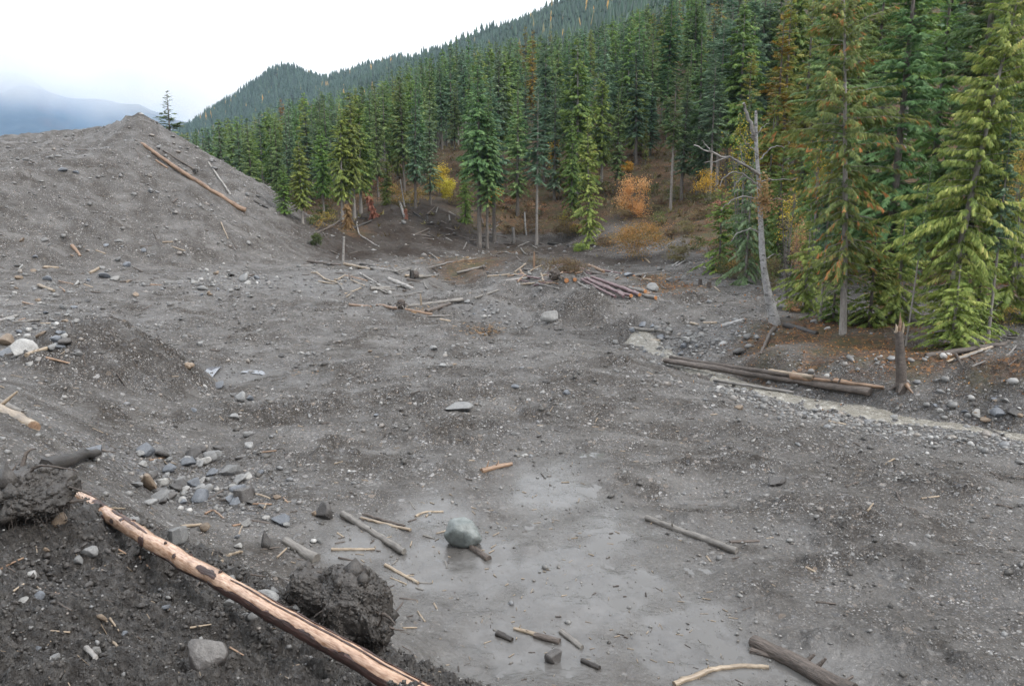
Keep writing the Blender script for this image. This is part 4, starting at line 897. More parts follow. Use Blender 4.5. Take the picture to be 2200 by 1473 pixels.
# --- the stand on the hillside
def hillside_stand():
    g = np.random.default_rng(77); gx, gy = np.meshgrid(np.arange(-170, 175, 4.3), np.arange(96, 330, 4.3))
    x = gx.ravel() + g.uniform(-1.7, 1.7, gx.size); y = gy.ravel() + g.uniform(-1.7, 1.7, gx.size)
    f = fields(x, y); px = 1100 + FPX * x / y
    toe = np.interp(px, [300, 640, 760, 900, 960, 1040, 1150, 1300, 1500, 1700, 2300], [118, 116, 112, 122, 126, 112, 114, 112, 92, 80, 70])
    k = (px > 330) & (px < 2330) & (y > toe) & (f['pile'] < .1); k &= ~((px > 930) & (px < 1010) & (y < 150)); k &= ~((px > 1300) & (px < 1440) & (y < 128))
    for lx, ld, lw in ((1143,190,13),(1128,215,10),(1266,185,13),(1447,190,14),(1385,128,12),(1665,66,22),(1722,68,22)): k &= ~((np.abs(px - lx) < lw) & (y < ld + 3) & (y > ld - 75))
    x, y, z = x[k], y[k], f['h'][k]; px = px[k]
    near = np.argsort(y); kept = 0; rest = []
    names = ['spruce0','spruce1','spruce2','spruce3','spruce4','fir0','fir1','fir2','fir3','cedar1','cedar2','cedar3','poor0','poor1','larch1','larch0']
    prob = np.array([.10,.11,.09,.11,.06,.10,.10,.07,.08,.05,.05,.04,.045,.045,.018,.008]); prob /= prob.sum()
    cand = []
    SKY = ([300,400,450,520,560,620,700,760,830,870,985,1050,1130,1200,1280,1400,1500,2400], [330,292,270,250,240,212,196,190,166,140,92,96,70,66,45,2,-60,-300])
    for i in near:
        nm = names[g.choice(len(names), p=prob)]; hgt = g.uniform(14, 26) * (.62 if g.random() < .2 else 1)
        zc = at_y(px[i], np.interp(px[i], *SKY) + g.uniform(-4, 30), y[i])[2]; hgt = min(hgt, zc - z[i])
        if y[i] > 185 and px[i] > 560: hgt = min(27, zc - z[i])
        if hgt < 8: continue
        wd = g.uniform(.78, 1.2) * (1 + .25 * sstep(16, 9, hgt)); pr = PRO[nm]
        n = cover(x[i], y[i], z[i], hgt, pr['R'] * hgt / pr['H'] * wd)
        if n >= 3: cand.append((n, i, nm, hgt, wd))
    cand.sort(reverse=True)
    kinds = {'spruce': ('spruce_tree', 'dark green spruce'), 'fir': ('fir_tree', 'blue-green fir'), 'cedar': ('cedar_tree', 'mid green cedar'), 'poor': ('fir_tree', 'spindly bare-stemmed fir'), 'larch': ('larch_tree', 'yellowish larch')}
    def where(i):
        dmin = np.interp(px[i], [300, 640, 760, 900, 1150, 1300, 1500, 1700, 2300], [118, 116, 112, 122, 114, 112, 92, 80, 70])
        row = 'front row of the stand' if y[i] < dmin + 22 else 'middle rows of the stand' if y[i] < dmin + 75 else 'upper rows of the stand'
        col = next(c for lim, c in ((560, 'beyond the gravel pile flank'), (720, 'left of the three-cedar clump'), (860, 'behind the three-cedar clump'), (980, 'behind the silvery blue fir'), (1110, 'behind the three-trunk group'), (1230, 'behind the solitary bare-trunked spruce'), (1350, 'behind the bright green cedar'), (1480, 'above the orange maple'), (1650, 'behind the white snag'), (1900, 'behind the rusty cedar'), (9999, 'behind the big yellow-green cedar')) if px[i] < lim)
        return row, col
    V, F, T, nv = [], [], [], 0
    for q, (n, i, nm, hgt, wd) in enumerate(cand):
        nme, kd = kinds[nm.rstrip('0123456789')]; row, col = where(i); tall = 'tall ' if hgt > 21 else 'short ' if hgt < 14 else ''
        l = '%s%s in the %s %s' % (tall, kd, row, col); grp = '%s%ss in the %s %s' % (tall, kd, row, col)
        if q < 262:
            put_tree(PRO[nm], x[i], y[i], hgt, l, 'tree', grp, nme, wd, z=z[i], sink=.2)
        else:
            rest.append((i, nm, hgt, wd))
    print('stand', len(cand), 'rest', len(rest))
    for i, nm, hgt, wd in rest[:150]:                 # the hindmost tops, joined
        me = PRO[nm]['crown']; k = len(me.vertices); co = np.empty(k * 3, np.float32); me.vertices.foreach_get('co', co); co = co.reshape(-1, 3)
        nf = len(me.polygons); idx = np.empty(nf * 3, np.int32); me.loops.foreach_get('vertex_index', idx); idx = idx.reshape(-1, 3)
        sel = np.arange(0, nf, 5); idx = idx[sel]; used = np.unique(idx); rm = np.zeros(k, int); rm[used] = np.arange(len(used))
        s = hgt / PRO[nm]['H']; c = co[used] * (s * wd, s * wd, s); cen = c.reshape(-1, 3)
        V.append(c + (x[i], y[i], z[i])); F.append(rm[idx] + nv); nv += len(used); T.append(np.full(len(used), g.uniform(.25, .6)))
    if V:
        me = tri_mesh('forest_behind', np.concatenate(V), np.concatenate(F), {'tint': np.concatenate(T)}, [M['spruce']])
        tag(link('forest_behind', me), 'rearmost conifers closing the gaps between the hillside trees', None, kind='stuff')
hillside_stand()
print('trees', round(time.time() - T0, 1))

# ------------------------------------------------------------------ broadleaf shrubs and small trees
def leafy(name, base, top_py, width_px, leafmat, stemmat, label, cat='shrub', n=900, leaf_px=5, depth=None, stems=6, blobs=9, low=.15, group=None, seed=None, sparse=1.0):
    n = int(n * 3.2); leaf_px *= .52; stems = stems + 3; blobs = int(blobs * 2.2)
    g = np.random.default_rng(seed if seed is not None else abs(hash(label)) % 99991 if False else sum(map(ord, label)))
    p = hit(*base) if depth is None else at_y(base[0], base[1], depth)
    if depth is not None: p[2] = H(p[0], p[1])[0]
    s = px_size(p); t = at_y(base[0], top_py, p[1]); hg = t[2] - p[2]; w = width_px * s / 2; ls = leaf_px * s
    e = thing(name, p, label, cat, group)
    mb = MB(); cen = []
    for i in range(blobs):
        f = g.uniform(low, 1); a = g.uniform(0, 6.28); rr = w * math.sqrt(g.random()) * (1 - .55 * abs(f - .5) * 1.2)
        cen.append((math.cos(a) * rr * .8, math.sin(a) * rr * .8, hg * (low + (1 - low) * f) * (.86 - .25 * (rr / (w + 1e-6)) ** 2)))
    for i in range(stems):
        c = np.array(cen[i % blobs]); b = np.array([g.normal(0, .08 * w), g.normal(0, .08 * w), -.1]); m = b * .4 + c * .6 + np.array([0, 0, hg * .08])
        tube(mb, spline([b, m, c], 5), np.linspace(.022, .006, 5) * max(.5, hg / 4), 4, 0, .4, cap=False)
        for _ in range(3):
            q = m * .5 + c * .5; tip = c + g.normal(0, .3 * w, 3); tube(mb, [q, tip], [.009 * max(.5, hg / 4), .003], 3, 0, .4, cap=False)
    link('stem', mb.mesh(name + '_stems', [stemmat]), e)
    V = []; T = []
    per = n // blobs
    for c in cen:
        q = g.normal(0, 1, (per, 3)) * np.array([w * .20, w * .20, hg * .075]) * sparse * g.uniform(.6, 1.4) + np.array(c)
        q[:, 2] = np.maximum(q[:, 2], .02 * hg)
        d = g.normal(0, 1, (per, 3)); d /= np.linalg.norm(d, axis=1, keepdims=True); sd = np.cross(d, g.normal(0, 1, (per, 3))); sd /= np.linalg.norm(sd, axis=1, keepdims=True)
        l = ls * g.uniform(.6, 1.3, (per, 1))
        V.append(np.stack([q - d * l * .5, q + sd * l * .38, q + d * l * .6, q - sd * l * .38], 1)); T.append(np.repeat(np.clip(g.normal(.5, .2, per) + g.normal(0, .1), 0, 1), 4))
    V = np.concatenate(V).reshape(-1, 3); F = np.arange(len(V)).reshape(-1, 4)
    link('foliage', tri_mesh(name + '_leaves', V, F, {'tint': np.concatenate(T)}, [leafmat]), e)
    return e
L_ = leafy
L_('maple_tree', (1362,468), 366, 72, M['orangeleaf'], M['greybark'], 'glowing orange maple on the slope left of the upper path', 'tree', 1500, 5, stems=9, low=.08, seed=12)
L_('shrub', (1378,558), 470, 140, M['mixleaf'], M['greybark'], 'wide orange and yellow bush above the gravel terrace', n=1900, leaf_px=5, low=.05)
L_('shrub', (1455,562), 522, 70, M['brush'], M['greybark'], 'brown-green brush at the right end of the orange bush', n=800, leaf_px=4, low=.05)
L_('shrub', (1210,520), 430, 62, M['brush'], M['greybark'], 'tan thinning shrub left of the bright green cedar', n=800, leaf_px=4)
L_('shrub', (1215,512), 452, 40, M['mixleaf'], M['greybark'], 'ochre sapling inside the tan shrub left of the bright cedar', n=350, leaf_px=4)
L_('birch_tree', (948,470), 348, 60, M['yellow'], M['greybark'], 'yellow-leaved birch in the gap right of the silvery fir', 'tree', 700, 5, depth=118)
L_('birch_tree', (962,440), 372, 40, M['yellow'], M['greybark'], 'small golden birch low in the gap beside the yellow-leaved birch', 'tree', 600, 5, depth=112)
L_('birch_tree', (1190,400), 280, 28, M['yellow'], M['greybark'], 'narrow golden birch right of the solitary spruce', 'tree', 420, 5, depth=118, low=.55)
L_('birch_tree', (1062,470), 368, 44, M['yellow'], M['greybark'], 'yellow birch showing between the three trunks', 'tree', 600, 5, depth=112)
L_('shrub', (1345,420), 345, 30, M['yellow'], M['greybark'], 'small yellow shrub above the orange maple', n=300, leaf_px=5, depth=125)
L_('shrub', (1518,400), 358, 70, M['yellow'], M['greybark'], 'spreading yellow shrub on the slope left of the lichen-grey cedar', n=420, leaf_px=5, depth=92, low=.3)
L_('shrub', (1300,395), 385, 60, M['olive'], M['greybark'], 'olive undergrowth patch under the slim green cedar', n=400, leaf_px=4, depth=118, low=.05)
L_('shrub', (1585,600), 540, 74, M['brush'], M['greybark'], 'brown and olive brush beside the dirt path', n=1100, leaf_px=4, low=.05)
L_('shrub', (1560,590), 545, 50, M['olive'], M['greybark'], 'olive grass tussock on the bank above the path', n=600, leaf_px=4, low=.05)
L_('shrub', (1715,560), 450, 46, M['russet'], M['greybark'], 'russet dead-leaved sapling between the snag and the rusty cedar', n=500, leaf_px=5, depth=44)
L_('maple_tree', (2185,640), 210, 110, M['mixleaf'], M['greybark'], 'orange-brown maple behind the big cedar at the right edge', 'tree', 1500, 6, depth=40, low=.4)
L_('maple_tree', (1745,600), 265, 70, M['yellow'], M['greybark'], 'thin yellow-leaved maple behind the rusty cedar', 'tree', 320, 6, depth=50, low=.5, sparse=1.3)
L_('maple_tree', (1590,500), 225, 90, M['yellow'], M['greybark'], 'sparse yellow-leaved tree behind the broken snag top', 'tree', 260, 6, depth=62, low=.45, sparse=1.3)
L_('shrub', (1690,560), 368, 60, M['yellow'], M['greybark'], 'sparse yellow-leaved sapling right of the white snag', n=200, leaf_px=6, depth=46, low=.5, sparse=1.2)
L_('shrub', (1895,660), 560, 80, M['mixleaf'], M['greybark'], 'orange-leaved undergrowth between the two tall cedars', n=700, leaf_px=6, depth=39, low=.05)
L_('shrub', (1660,600), 540, 50, M['brush'], M['greybark'], 'brown brush behind the foot of the white snag', n=500, leaf_px=5, depth=48, low=.05)
L_('shrub', (680,528), 500, 28, M['olive'], M['greybark'], 'round olive bush in the notch right of the gravel pile', n=700, leaf_px=4, low=.05)
tree_px('dead', (748,490), 436, 'orange dead cedar top hanging over the eroded slope', 'dead_cedar', 1.0, cat='dead tree')
tree_px('dead', (805,468), 415, 'second rusty dead cedar top right of the hanging one', 'dead_cedar', 1.0, cat='dead tree', top_px=825)
tree_px('dead', (872,470), 446, 'small rust-coloured dead cedar tip beside the leaning stub', 'dead_cedar', 1.2, cat='dead tree')
L_('shrub', (1140,500), 440, 60, M['brush'], M['greybark'], 'brown undergrowth behind the solitary spruce trunk', n=700, leaf_px=4, low=.05)
L_('shrub', (1210,585), 548, 110, M['brush'], M['bark'], 'heap of brown brush and roots behind the purple poles', 'brush heap', 1400, 4, low=.05, stems=16, blobs=14)
L_('shrub', (1150,572), 545, 50, M['brush'], M['bark'], 'spiky bundle of broken sticks left of the brown brush heap', 'brush heap', 200, 3, low=.1, stems=14)
for k, (px, py, tp, w, lab, mt) in enumerate(((1100,505,478,60,'rusty undergrowth right of the three-trunk group','brush'),(1400,455,436,70,'brown ferns below the orange maple','brush'),(1470,500,470,60,'dry brown brush on the slope above the path','brush'),(1330,470,440,60,'mixed brush beside the upper end of the path','brush'),(1500,470,440,60,'brown scrub right of the bare-stemmed spruces','brush'),(990,440,415,60,'low scrub in the gap behind the three-trunk group','brush'),(1245,540,520,40,'little green bush under the bright green cedar','cedar'),(1300,530,505,50,'dry grass tuft left of the orange bush','brush'),(1440,430,400,60,'brown undergrowth behind the orange maple','brush'))):
    L_('shrub', (px, py), tp, w, M[mt], M['greybark'], lab, n=500, leaf_px=4, low=.05)
def edge_brush():
    g = np.random.default_rng(404); kinds = (('brush','brown leafless brush'),('brush','brown leafless brush'),('olive','olive-green shrub'),('mixleaf','orange-yellow autumn shrub'),('russet','rusty red brush'))
    zones = ((1080,1240,430,520,9,'right of the three-trunk group'),(1290,1430,400,470,7,'around the orange maple'),(1400,1560,420,540,11,'on the slope above the dirt path'),(1540,1650,560,610,5,'between the path bend and the white snag'),(655,720,452,490,4,'under the cedars beside the gravel pile'),(760,1000,395,440,8,'at the top of the eroded slope'),(1700,2000,640,700,8,'under the near cedars'),(2050,2200,660,720,4,'at the dark right edge under the trees'))
    for x0, x1, y0, y1, n, where in zones:
        for i in range(n):
            mt, nm = kinds[g.integers(len(kinds))]; px, py = g.uniform(x0, x1), g.uniform(y0, y1); big = g.uniform(.7, 1.5) * (1.5 if y0 > 600 else 1)
            L_('shrub', (px, py), py - 26 * big, 44 * big, M[mt], M['greybark'], '%s %s' % (nm, where), n=170, leaf_px=5, low=.05, stems=4, blobs=5, group='%ss %s' % (nm, where), seed=int(px * 7 + py))
edge_brush()
print('shrubs', round(time.time() - T0, 1))

# ------------------------------------------------------------------ logs and sticks
def log(pts_px, dpx, mat, label, name='log', cat='log', end=None, lift=.25, rough=.06, stubs=0, raise_=(0, 0), n=10, bow=.0, group=None, seed=None, taper_end=False, seg=None):
    g = np.random.default_rng(seed if seed is not None else sum(map(ord, label)) + int(pts_px[0][0]))
    A = np.array([hit(*p) for p in pts_px]); d0, d1 = dpx if isinstance(dpx, tuple) else (dpx, dpx * .8)
    r0 = d0 * px_size(A[0]) / 2; r1 = d1 * px_size(A[-1]) / 2
    ln = np.linalg.norm(A[-1] - A[0]); k = seg or int(np.clip(ln / max(.08, r0 * 1.6), 7, 30))
    P = spline(A, k); rr = r0 + (r1 - r0) * np.linspace(0, 1, k); gz = H(P[:, 0], P[:, 1])
    if len(A) == 2:
        need = gz + lift * rr - P[:, 2]; P[:, 2] += np.percentile(need, 75)
    else: P[:, 2] = np.convolve(np.pad(np.maximum(P[:, 2], gz) + lift * rr, 2, mode='edge'), np.ones(5) / 5, mode='valid')
    P[:, 2] += np.linspace(raise_[0], raise_[1], k)
    if bow == 0 and max(d0, d1) < 13: bow = g.normal(0, .014)
    q = np.linspace(-1, 1, k); side = np.cross(P[-1] - P[0], [0, 0, 1.0]); side /= np.linalg.norm(side) + 1e-9
    P += side * ((1 - q * q) * bow * ln)[:, None] + g.normal(0, (.006 if seg is None else .003) * ln ** .5, (k, 3)) * np.array([1, 1, .5]) * (ln > .6)
    rr = rr * (1 + g.normal(0, .04 if n < 16 else .015, k))
    if taper_end: rr[-1] *= .35
    c = P.mean(0); R = np.stack(frame(P[-1] - P[0]), 1); Q = (P - c) @ R; up = R.T @ np.array([0, 0, 1.0])     # the grain runs along local X
    mb = MB(); tube(mb, Q, rr, n, 0, .5, rough=rough, rng=g)
    o = tag(link(name, mb.mesh(name, [mat]), loc=c), label, cat, group); o.rotation_euler = Matrix(R.tolist()).to_euler()
    if end is not None:
        for i, j in ((0, 1), (-1, -2)):
            dv = P[i] - P[j]; dv /= np.linalg.norm(dv)
            if dv[1] > .25: continue                    # that end faces away
            dv = Q[i] - Q[j]; dv /= np.linalg.norm(dv); m2 = MB(); tube(m2, [Q[i] - dv * .02, Q[i] + dv * (.012 + rr[i] * .08)], [rr[i] * .93] * 2, n, 0, .5, rough=.03, rng=g)
            link('cut_face', m2.mesh('cut_face', [end], False), o)
    for s in range(stubs):
        i = int(g.uniform(.15, .9) * (k - 1)); a = g.uniform(.3, 2.8); d, u, v = frame(Q[min(i + 1, k - 1)] - Q[max(i - 1, 0)])
        w = np.cross(d, up); dirv = math.cos(a) * w + math.sin(a) * up + d * .4; L = rr[i] * g.uniform(1.6, 3.5)
        m2 = MB(); tube(m2, [Q[i], Q[i] + dirv * L * .6, Q[i] + dirv * L], [rr[i] * .32, rr[i] * .25, rr[i] * .14], 5, 0, .5, rng=g)
        link('branch_stub', m2.mesh('branch_stub', [mat]), o)
    return o, Q, rr, up
def shell_patch(P, rr, t0, t1, a0, a1, mat, parent, zup, name='bark_patch', off=1.06, seed=0, thick=.006):
    """a ragged strip of bark still clinging to a stem, from t0 to t1 along it and a0 to a1 round it"""
    g = np.random.default_rng(seed); k = len(P); ns, na = max(12, int((t1 - t0) * 110)), 8
    tt = np.linspace(t0, t1, ns) * (k - 1); Q = np.stack([np.interp(tt, np.arange(k), P[:, j]) for j in range(3)], 1); R = np.interp(tt, np.arange(k), rr)
    d, _, _ = frame(P[-1] - P[0]); w = np.cross(d, zup); w /= np.linalg.norm(w); up = np.cross(w, d)
    V = []
    for lay in (0, 1):
        for i in range(ns):
            wv = (.16 * math.sin(i * 1.1 + seed) + g.normal(0, .13)) * min(1.0, (a1 - a0) * .7); e0 = a0 + wv; e1 = a1 + (.16 * math.sin(i * .8 + 2 * seed) + g.normal(0, .13)) * min(1.0, (a1 - a0) * .7)
            sh = .45 + .55 * math.sin(math.pi * (i + .6) / ns); m = (a0 + a1) / 2
            aa = np.linspace(m + (e0 - m) * sh, m + (e1 - m) * sh, na)
            lif = 1 + g.uniform(0, .05)
            V += [Q[i] + (np.cos(a) * w + np.sin(a) * up) * (R[i] * off * lif - lay * thick) for a in aa]
    a = (np.arange(ns - 1)[:, None] * na + np.arange(na - 1)[None]).ravel(); F = np.stack([a, a + 1, a + na + 1, a + na], 1)
    mb = MB(); V = np.array(V); mb.add(V, np.concatenate([F, F[:, ::-1] + ns * na]))
    # rim
    rim = [i for i in range(na)] + [i * na + na - 1 for i in range(1, ns)] + [(ns - 1) * na + i for i in range(na - 2, -1, -1)] + [i * na for i in range(ns - 2, 0, -1)]
    rim = np.array(rim); nx = np.roll(rim, -1); mb.add(V, np.stack([rim, nx, nx + ns * na, rim + ns * na], 1))
    return link(name, mb.mesh(name, [mat], False), parent)
# the long peeled log on the bank in front
o, P, rr, zup = log([(138,1040),(940,1496)], (28, 49), M['peeled'], 'long peeled pinkish log lying down the dark soil bank in front', 'peeled_log', end=M['peeled'], lift=.55, rough=.02, n=18, bow=.006, seg=28)
for i, (t0, t1, a0, a1) in enumerate(((.00,.014,.2,2.4),(.055,.066,.1,.8),(.075,.15,1.75,2.3),(.17,.20,1.2,2.3),(.195,.215,.3,2.0),(.235,.25,-.2,.45),(.275,.29,.1,.6),(.25,.33,1.5,1.95),(.305,.315,.9,1.5),(.31,.40,1.3,1.6),(.39,.41,-.4,.8),(.44,.60,-.8,-.15),(.50,.51,.5,1.0),(.565,.615,.5,1.25),(.60,.99,-1.1,.42),(.64,.99,1.45,1.62),(.66,.72,.2,.5),(.75,.80,.15,.55),(.86,.99,.1,.42),(.70,.99,1.95,2.6))):
    shell_patch(P, rr, t0, t1, a0, a1, M['peelbark'], o, zup, seed=i)
for i, t in enumerate((.055,.12,.21,.27,.33,.46,.52,.61)):
    k = t * (len(P) - 1); q = np.array([np.interp(k, np.arange(len(P)), P[:, j]) for j in range(3)]); r = np.interp(k, np.arange(len(P)), rr)
    w = np.cross(P[-1] - P[0], zup); w /= np.linalg.norm(w); a = 1.9 + .5 * math.sin(i * 2.3); dv = np.cos(a) * w + np.sin(a) * zup
    m2 = MB(); tube(m2, [q + dv * r * .8, q + dv * (r * 1.12 + .012)], [r * .26, r * .19], 7, 0, .5, rough=.1); link('knot', m2.mesh('knot', [M['peelbark']], False), o)
